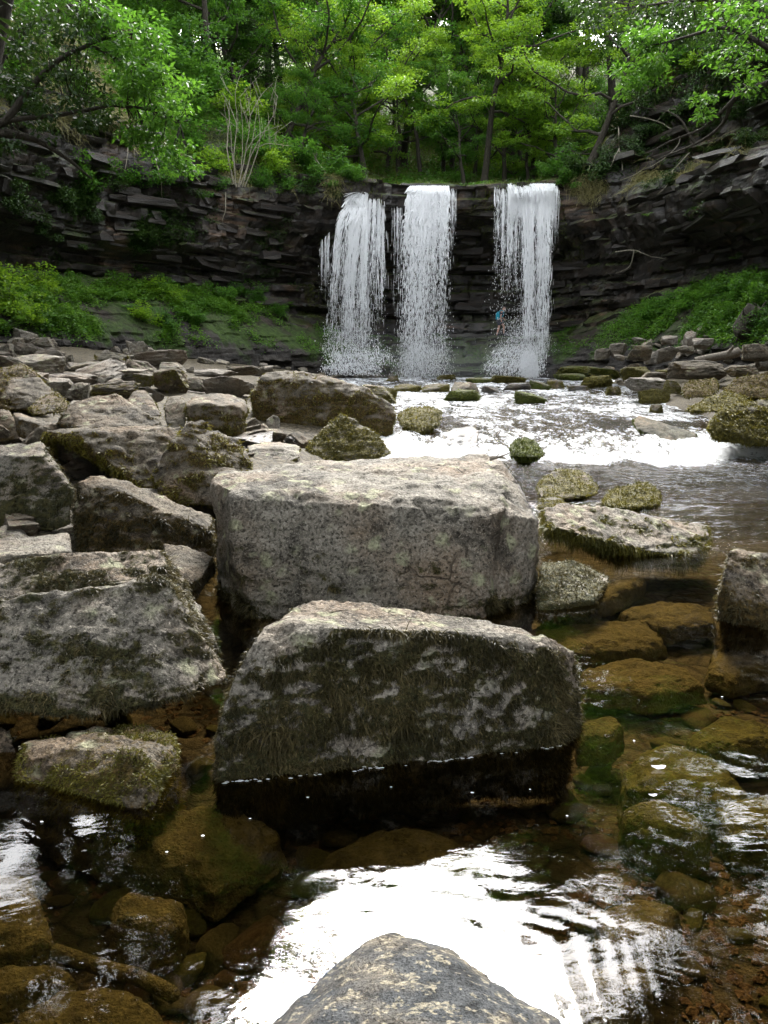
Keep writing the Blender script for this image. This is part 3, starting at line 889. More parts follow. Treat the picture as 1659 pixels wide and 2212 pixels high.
# the largest block
rock('boulder', 'largest pale block with flat top, lichen spotted, in the middle of the stream', [
    A_([(545, 1352, 4.62), (800, 1340, 4.62), (1048, 1332, 4.66), (512, 1352, 4.85), (500, 1180, 4.78), (498, 1075, 4.88), (490, 1052, 4.95), (462, 1040, 5.3), (465, 1200, 5.2), (480, 1330, 5.1),
        (640, 1070, 4.95), (800, 1075, 4.96), (1000, 1080, 5.0), (1090, 1100, 5.0), (1060, 1110, 4.9),
        (640, 995, 6.2), (760, 988, 6.4), (900, 986, 6.5), (1075, 981, 6.5), (1088, 993, 6.2), (470, 1018, 5.9), (1120, 1200, 6.0), (480, 1250, 6.0), (1040, 1420, 4.75), (540, 1440, 4.7), (1052, 1180, 4.78)]),
    A_([(1048, 1332, 4.72), (1130, 1320, 4.95), (1160, 1300, 5.2), (1168, 1118, 5.25), (1132, 1098, 5.35), (1095, 1080, 5.3), (1060, 1110, 5.0), (1165, 1200, 5.15), (1085, 1000, 6.2), (1140, 1130, 6.0), (1050, 1400, 4.8), (1150, 1380, 5.2)])],
    0.0165, 'rock', 31, bias=0.14, side=0.16, top=-0.6, mz=(0.42, 0.30), moss=16000, mlen=0.06, mthr=0.62, mwidth=0.004, big=0.040, mid=0.022, fine=0.012, size=1.0)

# left leaning slab
rock('boulder', 'broad tilted rock with ledges and dark moss at the left edge, above a black gap', [
    A_([(-60, 1530, 3.02), (40, 1515, 3.0), (200, 1552, 3.0), (330, 1525, 3.08), (425, 1495, 3.2), (490, 1470, 3.45), (-60, 1300, 3.3), (200, 1292, 3.38), (290, 1252, 3.45), (358, 1243, 3.52), (385, 1300, 3.48), (440, 1400, 3.4),
        (455, 1380, 3.8), (400, 1290, 3.85), (-60, 1400, 4.0), (300, 1420, 4.0)]),
    A_([(-60, 1218, 3.8), (150, 1188, 3.85), (345, 1182, 3.95), (356, 1212, 3.88), (-60, 1300, 3.55), (300, 1290, 3.6), (370, 1290, 3.75), (440, 1320, 4.05), (478, 1420, 3.9), (380, 1230, 4.2), (-60, 1400, 4.1), (300, 1400, 4.3), (460, 1470, 3.8)])],
    0.0125, 'rock', 41, vs=0.35, bias=0.64, side=0.28, top=-0.35, moss=34000, mlen=0.032, mthr=0.52, big=0.04, mid=0.022, fine=0.012, size=0.9)

rock('boulder', 'low mossy block half under water at lower left, below the broad tilted rock', [
    A_([(25, 1690, 2.72), (170, 1702, 2.62), (318, 1748, 2.50), (385, 1690, 2.75), (380, 1582, 2.98), (325, 1642, 2.66), (300, 1632, 2.66), (170, 1606, 2.76), (50, 1604, 2.86), (150, 1574, 3.0), (320, 1566, 3.05), (30, 1780, 2.75), (318, 1830, 2.52), (390, 1760, 2.9), (60, 1640, 2.8)])],
    0.0105, 'rock_brown', 51, bias=0.52, side=0.2, top=0.0, moss=16000, mossmat='moss_gold', mlen=0.02, mthr=0.55, big=0.03, mid=0.025, fine=0.012, size=0.6)
rock('boulder', 'dark wet rock cut by the left edge beside the low mossy block', [
    A_([(-80, 1560, 3.1), (20, 1572, 3.05), (40, 1610, 2.95), (45, 1690, 2.85), (-80, 1740, 2.8), (-80, 1620, 3.4), (20, 1640, 3.3)])],
    0.016, 'rock_brown', 53, bias=0.3, moss=3000, mlen=0.02, size=0.5)
rock('boulder', 'flat pale rock at the left edge behind the broad tilted rock', [
    A_([(-60, 1165, 4.9), (60, 1160, 4.95), (152, 1152, 5.1), (155, 1190, 4.7), (60, 1196, 4.4), (-60, 1212, 4.3), (-60, 1290, 4.5), (150, 1280, 4.8)])],
    0.018, 'rock', 55, bias=-0.05, size=0.7)
rock('boulder', 'small russet rock wedged between the long grey rock and the largest block', [
    A_([(350, 1172, 5.5), (400, 1178, 5.4), (460, 1200, 5.3), (440, 1245, 5.0), (405, 1262, 4.9), (362, 1230, 5.0), (420, 1300, 5.0), (470, 1230, 5.5), (360, 1290, 5.2)])],
    0.014, 'rock_brown', 57, bias=0.35, moss=1500, mlen=0.03, size=0.5)

rock('boulder', 'long grey rock with a sloping pale crest, left of the largest block', [
    A_([(160, 1185, 6.1), (155, 1095, 6.2), (170, 1042, 6.35), (205, 1028, 6.5), (250, 1030, 6.6), (330, 1064, 6.6), (460, 1112, 6.5), (462, 1150, 6.25), (462, 1200, 6.1), (300, 1212, 5.95), (215, 1082, 6.15), (260, 1056, 6.2), (350, 1100, 6.15), (460, 1140, 6.15), (200, 1260, 6.1), (450, 1260, 6.1), (200, 1100, 7.0), (450, 1150, 7.0)])],
    0.018, 'rock_brown', 61, bias=0.64, side=0.32, top=-0.7, moss=12000, mossmat='moss_dark', mlen=0.045, mwidth=0.004, size=0.9, big=0.03, mid=0.025)
rock('boulder', 'mossy rock at the left edge with a pale step on top and hole below', [
    A_([(-60, 1150, 6.7), (35, 1120, 6.7), (75, 1105, 6.75), (150, 1155, 6.6), (160, 1060, 6.8), (105, 1010, 7.0), (90, 952, 7.5), (40, 956, 7.5), (-60, 970, 7.4), (-60, 985, 7.1), (95, 985, 7.0), (-60, 1100, 7.9), (120, 1100, 7.9)])],
    0.02, 'rock', 63, bias=0.64, side=0.3, top=-0.45, moss=7000, mlen=0.045, mwidth=0.004, size=0.9)
rock('boulder', 'big gabled boulder with a black hollow under its left end', [
    A_([(95, 932, 9.0), (140, 922, 9.3), (330, 918, 9.3), (400, 915, 8.9), (240, 1003, 8.3), (275, 1035, 8.2), (120, 945, 8.8), (160, 935, 8.6), (225, 962, 8.5), (300, 1060, 8.2), (400, 1090, 8.1), (360, 1000, 9.4), (150, 940, 9.9), (400, 1000, 9.6), (330, 1000, 8.4)]),
    A_([(385, 925, 8.5), (415, 906, 8.6), (432, 908, 8.7), (520, 950, 8.8), (548, 1000, 8.6), (545, 1030, 8.5), (500, 1035, 8.2), (470, 1095, 7.9), (340, 1090, 7.9), (320, 1020, 8.2), (440, 960, 8.35), (540, 1060, 9.2), (380, 1060, 9.4), (430, 930, 9.4)]),
    A_([(92, 940, 9.0), (112, 935, 9.0), (125, 1010, 9.2), (98, 1010, 9.2), (100, 960, 10.0), (140, 1000, 10.0)])],
    0.022, 'rock_brown', 71, bias=0.60, side=0.24, top=-0.4, moss=16000, mossmat='moss_gold', mlen=0.05, mwidth=0.005, size=1.1, big=0.035, mid=0.03)
rock('boulder', 'dark capped boulder lying on top of the gabled boulder', [
    A_([(118, 915, 9.3), (135, 890, 9.4), (165, 866, 9.6), (200, 852, 9.8), (250, 848, 9.9), (275, 866, 9.7), (350, 912, 9.4), (345, 920, 9.3), (180, 926, 9.0), (250, 928, 9.1), (130, 926, 9.3), (200, 900, 10.5), (320, 910, 10.3)])],
    0.022, 'rock_brown', 73, bias=0.62, side=0.25, top=-0.5, moss=6000, mossmat='moss_dark', mlen=0.04, mwidth=0.005, size=0.8)
rock('boulder', 'pale topped slab at left edge below the orange mossed boulders', [
    A_([(26, 893, 10.8), (40, 890, 10.9), (118, 915, 10.6), (116, 922, 10.4), (60, 955, 10.2), (28, 940, 10.3), (40, 902, 10.3), (110, 950, 10.8)])],
    0.022, 'rock_brown', 75, bias=0.4, top=-0.6, size=0.5)
rock('boulder', 'black mossy rock at the left edge beside the pale topped slab', [
    A_([(-60, 880, 10.6), (20, 883, 10.6), (32, 905, 10.4), (45, 950, 10.2), (-60, 965, 10.2), (-60, 930, 11.2), (30, 940, 11.0)])],
    0.024, 'rock_brown', 77, bias=0.4, moss=1500, mlen=0.04, mwidth=0.005, size=0.6)

# right side
rock('boulder', 'long sagging rock draped with moss, right of the largest block', [
    A_([(1172, 1096, 6.5), (1230, 1088, 6.7), (1300, 1090, 6.8), (1400, 1116, 6.9), (1520, 1130, 7.1), (1540, 1162, 6.8), (1500, 1205, 6.4), (1400, 1190, 6.3), (1300, 1172, 6.25), (1205, 1140, 6.2), (1170, 1145, 6.3), (1330, 1215, 6.4), (1500, 1222, 6.5), (1400, 1180, 7.3), (1200, 1130, 7.2), (1520, 1180, 7.2)])],
    0.017, 'rock', 81, bias=0.80, side=0.30, top=-0.6, moss=14000, mossmat='moss_gold', mlen=0.07, mwidth=0.004, mdroop=1.2, size=0.9)
rock('boulder', 'small mossy stone at the waterline under the long sagging rock', [
    A_([(1165, 1215, 5.4), (1230, 1205, 5.5), (1300, 1235, 5.5), (1318, 1246, 5.4), (1290, 1298, 4.95), (1200, 1312, 4.85), (1160, 1330, 4.8), (1160, 1260, 5.0), (1260, 1380, 5.0), (1180, 1380, 5.0), (1300, 1280, 5.6)])],
    0.013, 'rock', 83, bias=0.72, side=0.2, top=0.0, moss=6000, mlen=0.03, mwidth=0.003, size=0.5)
rock('boulder', 'dark mossy rock cut by the right edge in the brown pool', [
    A_([(1572, 1188, 4.75), (1590, 1178, 4.9), (1720, 1205, 4.8), (1720, 1350, 4.4), (1640, 1348, 4.45), (1548, 1315, 4.6), (1555, 1260, 4.6), (1720, 1260, 5.4), (1590, 1280, 5.4), (1560, 1400, 4.65), (1720, 1420, 4.5)])],
    0.0145, 'rock_brown', 85, bias=0.62, side=0.3, top=-0.5, moss=9000, mlen=0.04, mwidth=0.003, size=0.7)
rock('boulder', 'dark mossy stone in the dark water behind the largest block', [
    A_([(1155, 1055, 9.5), (1170, 1028, 9.7), (1205, 1010, 9.9), (1262, 1014, 9.9), (1295, 1050, 9.6), (1292, 1068, 9.3), (1230, 1078, 9.1), (1165, 1072, 9.2), (1220, 1100, 9.4), (1230, 1050, 10.4)])],
    0.02, 'rock_mossy', 87, bias=0.62, side=0.1, top=0.0, moss=4000, mossmat='moss_gold', mlen=0.035, mwidth=0.005, size=0.5)
rock('boulder', 'golden mossy stone in the water, rightmost of the three behind the long sagging rock', [
    A_([(1298, 1075, 8.8), (1330, 1052, 9.0), (1395, 1040, 9.2), (1430, 1060, 9.0), (1428, 1090, 8.6), (1350, 1098, 8.4), (1300, 1090, 8.5), (1370, 1120, 8.7), (1380, 1070, 9.6)])],
    0.02, 'rock_mossy', 89, bias=0.75, side=0.1, top=0.1, moss=6000, mossmat='moss_gold', mlen=0.04, mwidth=0.005, size=0.5)
rock('boulder', 'tiny golden mossy stone touching the right end of the largest block', [
    A_([(1160, 1080, 8.4), (1185, 1064, 8.7), (1215, 1075, 8.6), (1220, 1090, 8.3), (1160, 1098, 8.2), (1190, 1120, 8.3)])],
    0.016, 'rock_mossy', 91, bias=0.45, side=0.1, top=0.1, moss=1500, mossmat='moss_gold', mlen=0.03, mwidth=0.004, size=0.3)
rock('boulder', 'bright green mossy cushion stone at the edge of the white cascade', [
    A_([(1098, 965, 13.0), (1108, 950, 13.3), (1135, 943, 13.5), (1160, 955, 13.4), (1178, 980, 13.0), (1170, 988, 12.8), (1100, 984, 12.8), (1130, 1010, 13.0), (1140, 970, 14.0)])],
    0.022, 'rock_green', 93, bias=0.65, side=0.1, top=0.2, moss=4000, mossmat='moss_green', mlen=0.045, mwidth=0.007, size=0.5)
rock('boulder', 'pyramid stone with yellow moss and a bare grey tip, behind the largest block', [
    A_([(656, 975, 13.0), (672, 950, 13.2), (705, 918, 13.4), (735, 894, 13.6), (765, 903, 13.5), (815, 935, 13.3), (846, 976, 13.0), (835, 988, 12.8), (670, 990, 12.8), (750, 1010, 12.8), (740, 950, 14.3)])],
    0.024, 'rock_mossy', 95, bias=0.72, side=0.15, top=-0.15, moss=7000, mossmat='moss_gold', mlen=0.05, mwidth=0.007, size=0.8)
rock('boulder', 'huge brown mossy block standing behind the pyramid stone', [
    A_([(538, 850, 15.2), (560, 815, 15.4), (572, 801, 15.6), (640, 800, 15.8), (700, 806, 15.7), (708, 822, 15.5), (790, 836, 15.5), (792, 860, 15.3), (850, 875, 15.4), (856, 905, 15.2), (845, 950, 15.0), (700, 962, 14.9), (560, 955, 15.0), (545, 900, 15.1), (700, 1000, 15.0), (640, 860, 17.3), (820, 900, 17.0), (560, 860, 16.8)])],
    0.034, 'rock_brown', 97, bias=0.66, side=0.25, top=-0.4, moss=9000, mossmat='moss_gold', mlen=0.06, mwidth=0.009, size=1.5, big=0.025, mid=0.022)
rock('boulder', 'upright grey stone leaning on the foot of the huge brown block', [
    A_([(572, 955, 14.5), (574, 905, 14.7), (590, 893, 14.8), (606, 900, 14.8), (610, 955, 14.5), (590, 965, 14.4), (592, 940, 15.1)])], 0.024, 'rock', 99, bias=0.0, size=0.4)
rock('boulder', 'low dark step stone with a flat pale top between the gabled boulder and pyramid stone', [
    A_([(532, 962, 12.2), (575, 953, 12.6), (605, 954, 12.6), (650, 962, 12.3), (652, 985, 11.9), (620, 1000, 11.7), (540, 1005, 11.6), (536, 970, 11.9), (600, 965, 12.0), (600, 1030, 11.8)])],
    0.022, 'rock', 101, bias=0.4, side=0.3, top=-0.6, moss=2500, mossmat='moss_gold', mlen=0.04, mwidth=0.006, size=0.5)
rock('boulder', 'broad dark mossy boulder with pale rim, left of the huge brown block', [
    A_([(398, 870, 13.3), (420, 852, 13.8), (480, 848, 14.0), (533, 862, 13.9), (538, 880, 13.5), (530, 945, 13.0), (470, 948, 12.9), (405, 935, 13.0), (470, 900, 14.8), (420, 868, 13.2), (520, 876, 13.2)])],
    0.028, 'rock_brown', 103, bias=0.62, side=0.2, top=-0.6, moss=5000, mossmat='moss_gold', mlen=0.05, mwidth=0.008, size=0.9)
rock('boulder', 'narrow mossy stone left of the broad pale rimmed boulder', [
    A_([(352, 880, 13.4), (362, 855, 13.7), (390, 852, 13.7), (402, 870, 13.4), (400, 930, 13.0), (360, 930, 13.0), (380, 890, 14.2)])],
    0.024, 'rock_mossy', 105, bias=0.4, top=-0.4, moss=2000, mossmat='moss_gold', mlen=0.04, mwidth=0.007, size=0.5)
rock('boulder', 'large dark boulder with orange moss, at the left edge of the rock field', [
    A_([(-40, 812, 13.4), (0, 792, 13.7), (50, 781, 14.0), (78, 800, 13.8), (130, 862, 13.3), (112, 885, 13.0), (60, 888, 12.9), (-40, 890, 12.9), (60, 840, 14.8), (-40, 850, 14.8)])],
    0.03, 'rock_brown', 107, bias=0.58, side=0.2, top=-0.1, moss=4000, mossmat='moss_gold', mlen=0.05, mwidth=0.008, size=1.0)
rock('boulder', 'square faced brown rock in front of the orange mossed boulder at left', [
    A_([(8, 845, 12.5), (20, 818, 12.9), (85, 812, 13.0), (118, 845, 12.8), (112, 880, 12.4), (30, 885, 12.3), (70, 850, 13.6)])],
    0.028, 'rock_brown', 109, bias=0.45, top=-0.3, size=0.7)
rock('boulder', 'dark angular rock with an orange mossy shoulder beside the capped boulder', [
    A_([(60, 880, 12.0), (80, 860, 12.3), (125, 845, 12.5), (150, 868, 12.3), (148, 890, 11.9), (70, 900, 11.8), (110, 880, 12.9)])],
    0.026, 'rock_brown', 111, bias=0.5, top=0.0, moss=1500, mossmat='moss_gold', mlen=0.04, mwidth=0.007, size=0.6)
rock('boulder', 'hump backed mossy rock behind the dark capped boulder', [
    A_([(268, 870, 12.3), (285, 845, 12.6), (310, 838, 12.8), (335, 862, 12.5), (352, 900, 12.0), (290, 905, 11.9), (310, 870, 13.4)])],
    0.026, 'rock_brown', 113, bias=0.42, moss=2500, mossmat='moss_gold', mlen=0.04, mwidth=0.007, size=0.6)

# mossy giants of the right bank
rock('boulder', 'big rounded olive mossed boulder at the right edge above the foam', [
    A_([(1525, 925, 13.6), (1545, 895, 13.9), (1600, 868, 14.3), (1659, 862, 14.5), (1760, 862, 14.5), (1760, 965, 13.5), (1640, 968, 13.5), (1540, 955, 13.5), (1650, 900, 16.0), (1560, 900, 15.2)])],
    0.032, 'rock_mossy', 121, bias=0.62, side=0.1, top=0.1, moss=14000, mossmat='moss_gold', mlen=0.06, mwidth=0.009, size=1.2)
rock('boulder', 'dark green ledge rock with water sliding over it in the rapids', [
    A_([(1362, 905, 15.2), (1380, 897, 15.5), (1440, 915, 15.3), (1505, 935, 15.0), (1508, 952, 14.7), (1440, 952, 14.6), (1370, 925, 14.9), (1430, 970, 14.8), (1400, 910, 16.2), (1490, 935, 16.0)])],
    0.026, 'rock_green', 123, bias=0.4, moss=3500, mossmat='moss_green', mlen=0.06, mwidth=0.007, size=0.8)
rock('boulder', 'yellow mossed wedge rock right of the rapids', [
    A_([(1480, 882, 17.0), (1530, 858, 17.5), (1570, 844, 17.9), (1612, 855, 17.8), (1618, 875, 17.2), (1560, 890, 16.8), (1490, 892, 16.8), (1560, 870, 18.8)])],
    0.034, 'rock_mossy', 125, bias=0.7, top=0.1, moss=5000, mossmat='moss_gold', mlen=0.06, mwidth=0.01, size=1.0)
rock('boulder', 'brown mossed slab on the right bank behind the yellow wedge', [
    A_([(1472, 835, 20), (1490, 820, 20.6), (1548, 816, 21), (1556, 840, 20.2), (1540, 858, 19.6), (1475, 860, 19.6), (1510, 840, 22)])],
    0.04, 'rock_brown', 127, bias=0.6, top=0.1, moss=3000, mossmat='moss_gold', mlen=0.06, mwidth=0.011, size=1.1)
rock('boulder', 'long brown mossed slab running off the right edge', [
    A_([(1552, 840, 19.4), (1590, 815, 20.2), (1659, 802, 20.8), (1740, 806, 20.8), (1740, 860, 19.4), (1600, 862, 19.2), (1650, 830, 22.4)])],
    0.042, 'rock_brown', 129, bias=0.62, top=0.1, moss=5000, mossmat='moss_gold', mlen=0.06, mwidth=0.011, size=1.5)
rock('boulder', 'brown mossy ledge stone with water running both sides, right of the huge brown block', [
    A_([(856, 895, 15.9), (880, 880, 16.4), (930, 878, 16.5), (956, 888, 16.0), (950, 920, 15.5), (900, 938, 15.3), (862, 915, 15.5), (900, 960, 15.5), (910, 890, 17.4)])],
    0.03, 'rock_mossy', 131, bias=0.65, top=0.1, moss=4000, mossmat='moss_gold', mlen=0.06, mwidth=0.009, size=0.8)
rock('boulder', 'black wet stone under a thin veil of water in the cascade', [
    A_([(960, 940, 15.0), (975, 925, 15.3), (1020, 918, 15.5), (1036, 930, 15.2), (1034, 958, 14.8), (965, 962, 14.7), (1000, 940, 16.0), (1000, 985, 14.9)])],
    0.028, 'rock_wet', 133, bias=0.1, size=0.7)
# ---------------------------------------------------------------- foliage
def leaves(P, D, L, W, g, fold=0.18):
    """diamond leaves: root P, direction D, length L, width W"""
    n = len(P)
    up = np.array((0, 0, 1.0)) + g.normal(0, 0.45, (n, 3))
    s = np.cross(D, up); s /= np.linalg.norm(s, axis=1)[:, None] + 1e-9
    nn = np.cross(s, D)
    L = np.broadcast_to(L, (n,))[:, None]; W = np.broadcast_to(W, (n,))[:, None]
    mid = P + D * L * 0.45 + nn * L * fold * 0.5
    V = np.stack([P, mid + s * W * 0.5, P + D * L, mid - s * W * 0.5], 1).reshape(-1, 3)
    b = np.arange(n) * 4
    return V, np.stack([b, b + 1, b + 2, b + 3], 1)
def clump(acc, c, r, flat, n, g, L, W, tone=0.5, droop=-0.15):
    d = g.normal(size=(n, 3)); d /= np.linalg.norm(d, axis=1)[:, None]
    rr = r * g.uniform(0.15, 1, n) ** 0.5
    P = np.asarray(c) + d * rr[:, None] * np.array((1, 1, flat))
    D = d * np.array((1, 1, 0.3)) + g.normal(0, 0.5, (n, 3)) + np.array((0, 0, droop))
    D /= np.linalg.norm(D, axis=1)[:, None]
    V, Q = leaves(P, D, L * g.uniform(0.6, 1.3, n), W * g.uniform(0.7, 1.2, n), g)
    a = np.clip(tone + g.normal(0, 0.16, n), 0, 1)
    acc.add(V, Q, None, np.repeat(a, 4))
def wander(p0, d, L, n, g, curl=0.25, up=0.0):
    pts = [np.asarray(p0, float)]
    d = np.asarray(d, float) / np.linalg.norm(d)
    for k in range(n):
        d = d + g.normal(0, curl, 3) + np.array((0, 0, up))
        d /= np.linalg.norm(d)
        pts.append(pts[-1] + d * L / n)
    return np.array(pts), d
def tree_meshes(seed, H=11, R=4.2, r0=0.22, leafL=0.17, leafW=0.105, per=115, n1=11, n2=5, lean=(0, 0), low=0.30, dens=1.0):
    g = np.random.default_rng(seed)
    wood, crown = Acc(), Acc()
    tr, _ = wander((0, 0, -0.4), (lean[0] + g.normal(0, .06), lean[1], 1), H * 0.86, 9, g, 0.09, 0.03)
    rad = np.linspace(r0, r0 * 0.25, 10); rad[0] *= 1.5
    wood.tube(tr, rad, 7)
    for b in range(n1):
        f = low + (1 - low) * (b + g.uniform(0, .9)) / n1
        i = min(int(f * 9), 8)
        p = tr[i] + (tr[i + 1] - tr[i]) * (f * 9 - i)
        az = b * 2.4 + g.normal(0, .4)
        Lb = R * (0.55 + 0.75 * math.sin(math.pi * min(1, 0.18 + (f - low) / (1 - low) * 0.80))) * g.uniform(.75, 1.15)
        el = 0.15 + 0.7 * f * f
        bp, bd = wander(p, (math.cos(az), math.sin(az), el), Lb, 6, g, 0.22, 0.02)
        wood.tube(bp, np.linspace(r0 * (0.5 - 0.25 * f), 0.025, 7), 5)
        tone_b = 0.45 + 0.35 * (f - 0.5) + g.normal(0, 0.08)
        for s in range(n2):
            k = int(g.integers(2, 7))
            q, _ = wander(bp[k], bd * 0.6 + g.normal(0, 0.8, 3) * np.array((1, 1, .45)), R * 0.30 * g.uniform(.5, 1.2), 4, g, 0.3)
            wood.tube(q, np.linspace(0.035, 0.012, 5), 3, cap=False)
            for e in (q[2], q[4]):
                m = int(per * g.uniform(.5, 1.3) * dens)
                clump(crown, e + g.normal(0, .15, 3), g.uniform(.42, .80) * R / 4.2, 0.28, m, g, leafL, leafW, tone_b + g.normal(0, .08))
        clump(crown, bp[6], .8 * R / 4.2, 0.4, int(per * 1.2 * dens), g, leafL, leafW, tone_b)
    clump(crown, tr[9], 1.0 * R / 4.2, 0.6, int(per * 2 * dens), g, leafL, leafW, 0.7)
    w = wood.build('trunk', M['bark'])
    c = crown.build('crown', M['leaf_green'], False)
    return w, c
TREES = [tree_meshes(300, 11, 4.4), tree_meshes(301, 12, 4.0, low=0.4), tree_meshes(302, 10, 4.8, lean=(0.25, 0)), tree_meshes(303, 13, 4.0, low=0.45), tree_meshes(304, 9.5, 4.4, low=0.2), tree_meshes(305, 13.5, 4.2, low=0.58, leafL=0.13, leafW=0.085, per=210),
         tree_meshes(306, 23, 7.0, r0=0.34, leafL=0.27, leafW=0.17, per=125, n1=17, n2=7, low=0.28), tree_meshes(307, 25, 6.4, r0=0.34, leafL=0.27, leafW=0.17, per=125, n1=18, n2=7, low=0.32)]
def plant_tree(label, group, base, k, sc, rz, mat, cat='tree', name='oak_tree', tilt=(0, 0)):
    t = thing(name, label, cat, tuple(base), group)
    t.rotation_euler = (tilt[0], tilt[1], rz)
    t.scale = (sc, sc, sc)
    w, c = TREES[k]
    link('trunk', w, t)
    co = link('crown', c, t)
    co['kind'] = 'stuff'
    co.material_slots[0].link = 'OBJECT'
    co.material_slots[0].material = M[mat]
    return t
def base_at(u, Y):
    x = at(u, 700, Y)[0]
    return drop(x, Y)
G1 = 'trees of the wood above the falls'
# trees that stand out
plant_tree('bright lime oak with a bent dark trunk on the rim left of the middle fall', G1, base_at(795, 53.5), 2, 1.0, 2.9, 'leaf_lime')
plant_tree('tall lime tree with a dark forked trunk, right above the middle fall', G1, base_at(1040, 55), 1, 1.12, 0.6, 'leaf_lime')
plant_tree('bright spreading tree hanging over the rim right of the right fall', G1, base_at(1262, 46.5), 4, 1.0, 2.4, 'leaf_lime', tilt=(0, -0.30))
plant_tree('slender straight tree on the grassy slope right behind the left fall', G1, base_at(905, 62), 3, 0.85, 1.0, 'leaf_green')
plant_tree('twin stemmed tree behind the gap between middle and right fall', G1, base_at(972, 66), 3, 0.95, 4.0, 'leaf_lime')
plant_tree('leaning tree with several dark stems above the pale bare sapling', G1, base_at(600, 53), 2, 1.15, 0.2, 'leaf_green', tilt=(0, 0.25))
plant_tree('dark trunked tree above the grey rock outcrop at upper left', G1, base_at(470, 50), 0, 1.0, 1.2, 'leaf_green')
plant_tree('small tree with a crooked black trunk over the left fall', G1, base_at(650, 50.5), 4, 0.62, 0.8, 'leaf_green', tilt=(0, 0.35))
gt = np.random.default_rng(41)
def place(u):
    for lim, w in ((230, 'far left'), (345, 'above the arching tree'), (450, 'above the left cliff'), (540, 'above the bare sapling'), (620, 'right of the bare sapling'), (680, 'left of the left fall'), (740, 'just left of the left fall'),
                   (800, 'above the left fall'), (860, 'between left and middle fall'), (915, 'above the middle fall'), (975, 'right of the middle fall'), (1035, 'between middle and right fall'), (1085, 'left of the right fall'),
                   (1140, 'above the right fall'), (1200, 'just right of the right fall'), (1275, 'right of the right fall'), (1345, 'above the right cliff'), (1430, 'well right of the falls'), (1520, 'near the right edge')):
        if u < lim: return w
    return 'far right'
def row(Y, us, mats, label, sc=(0.9, 1.25), jit=14, kinds=(0, 1, 2, 3, 4)):
    for i, u in enumerate(us):
        b = base_at(u + gt.uniform(-jit, jit), Y + gt.uniform(-2, 2))
        if b is None: continue
        plant_tree(label + ', ' + place(u), G1, b, kinds[int(gt.integers(len(kinds)))], gt.uniform(*sc), gt.uniform(0, 6.28), mats[int(gt.integers(len(mats)))], tilt=(gt.normal(0, .06), gt.normal(0, .06)))
row(60, [700, 770, 860, 1090, 1150], ['leaf_green', 'leaf_lime'], 'green oak in the front row of the wood', (0.8, 1.05))
row(55.5, [1000, 1075, 1130, 1190, 660, 735], ['leaf_lime', 'leaf_lime', 'leaf_green'], 'low spreading oak on the rim', (0.62, 0.85), kinds=(4, 0, 2))
row(62.5, [830, 945, 1020, 1110, 1170], ['leaf_lime', 'leaf_green'], 'low branching oak a little way behind the rim', (0.75, 0.95), kinds=(4, 0))
row(69, [640, 760, 880, 1010, 1090, 1190], ['leaf_green', 'leaf_lime', 'leaf_green'], 'green oak in the second row of the wood', (1.35, 1.65))
row(80, [600, 700, 800, 900, 985, 1075, 1160, 1250], ['leaf_lime', 'leaf_green'], 'tall pale lime tree farther up the valley', (0.9, 1.15), kinds=(6, 7))
row(94, [560, 680, 780, 880, 960, 1040, 1130, 1220, 1320], ['leaf_lime', 'leaf_lime', 'leaf_green'], 'far tree under the sky at the valley top', (1.0, 1.2), kinds=(6, 7))
row(56, [300, 390, 520, 560], ['leaf_green', 'leaf_dark'], 'green tree on the steep left slope', (0.8, 1.1))
row(64, [180, 300, 420, 510, 590], ['leaf_green', 'leaf_dark', 'leaf_green'], 'tall tree high on the left slope', (0.85, 1.05), kinds=(6, 7))
row(58, [330, 440, 480], ['leaf_green', 'leaf_dark'], 'dense tree on the upper left slope', (0.7, 0.9), kinds=(6, 7))
row(72, [360, 470, 540, 600, 660], ['leaf_green', 'leaf_dark'], 'tall tree crowning the left slope', (0.9, 1.1), kinds=(6, 7))
row(54, [1330, 1400], ['leaf_green', 'leaf_dark'], 'dark tree behind the overhanging right branches', (0.9, 1.15))
row(62, [1290, 1370, 1460, 1560], ['leaf_dark', 'leaf_green'], 'shaded tall tree high on the right slope', (0.85, 1.05), kinds=(6, 7))
# rim trees of both sides leaning out, many added to close off sky
def rim(i, t, k, sc, tiltdeg, label, mat, rz):
    p = sweep_pt(i, Pf[i, 15, 0] - t, 0)
    b = drop(p[0], p[1])
    if b is None: return
    n = N_[i]
    ax = Vector((-n[1], n[0], 0))
    o = plant_tree(label, 'trees along the rims of the gorge', b, k, sc, 0, mat)
    o.rotation_euler = (Matrix.Rotation(R_(tiltdeg), 4, ax) @ Matrix.Rotation(rz, 4, 'Z')).to_euler()
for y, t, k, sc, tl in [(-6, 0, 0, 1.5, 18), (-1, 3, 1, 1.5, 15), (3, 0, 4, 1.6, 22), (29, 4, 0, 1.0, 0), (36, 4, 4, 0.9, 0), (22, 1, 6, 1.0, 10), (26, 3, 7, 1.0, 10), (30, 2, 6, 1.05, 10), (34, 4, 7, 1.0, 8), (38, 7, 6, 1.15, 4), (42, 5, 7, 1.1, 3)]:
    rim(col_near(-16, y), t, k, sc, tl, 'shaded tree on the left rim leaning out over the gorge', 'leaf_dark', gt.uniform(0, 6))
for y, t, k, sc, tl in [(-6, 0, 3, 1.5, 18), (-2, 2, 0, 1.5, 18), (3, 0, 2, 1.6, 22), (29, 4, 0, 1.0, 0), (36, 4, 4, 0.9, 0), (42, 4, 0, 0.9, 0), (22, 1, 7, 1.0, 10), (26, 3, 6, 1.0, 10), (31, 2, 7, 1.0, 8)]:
    rim(col_near(17, y), t, k, sc, tl, 'shaded tree on the right rim leaning out over the gorge', 'leaf_dark', gt.uniform(0, 6))

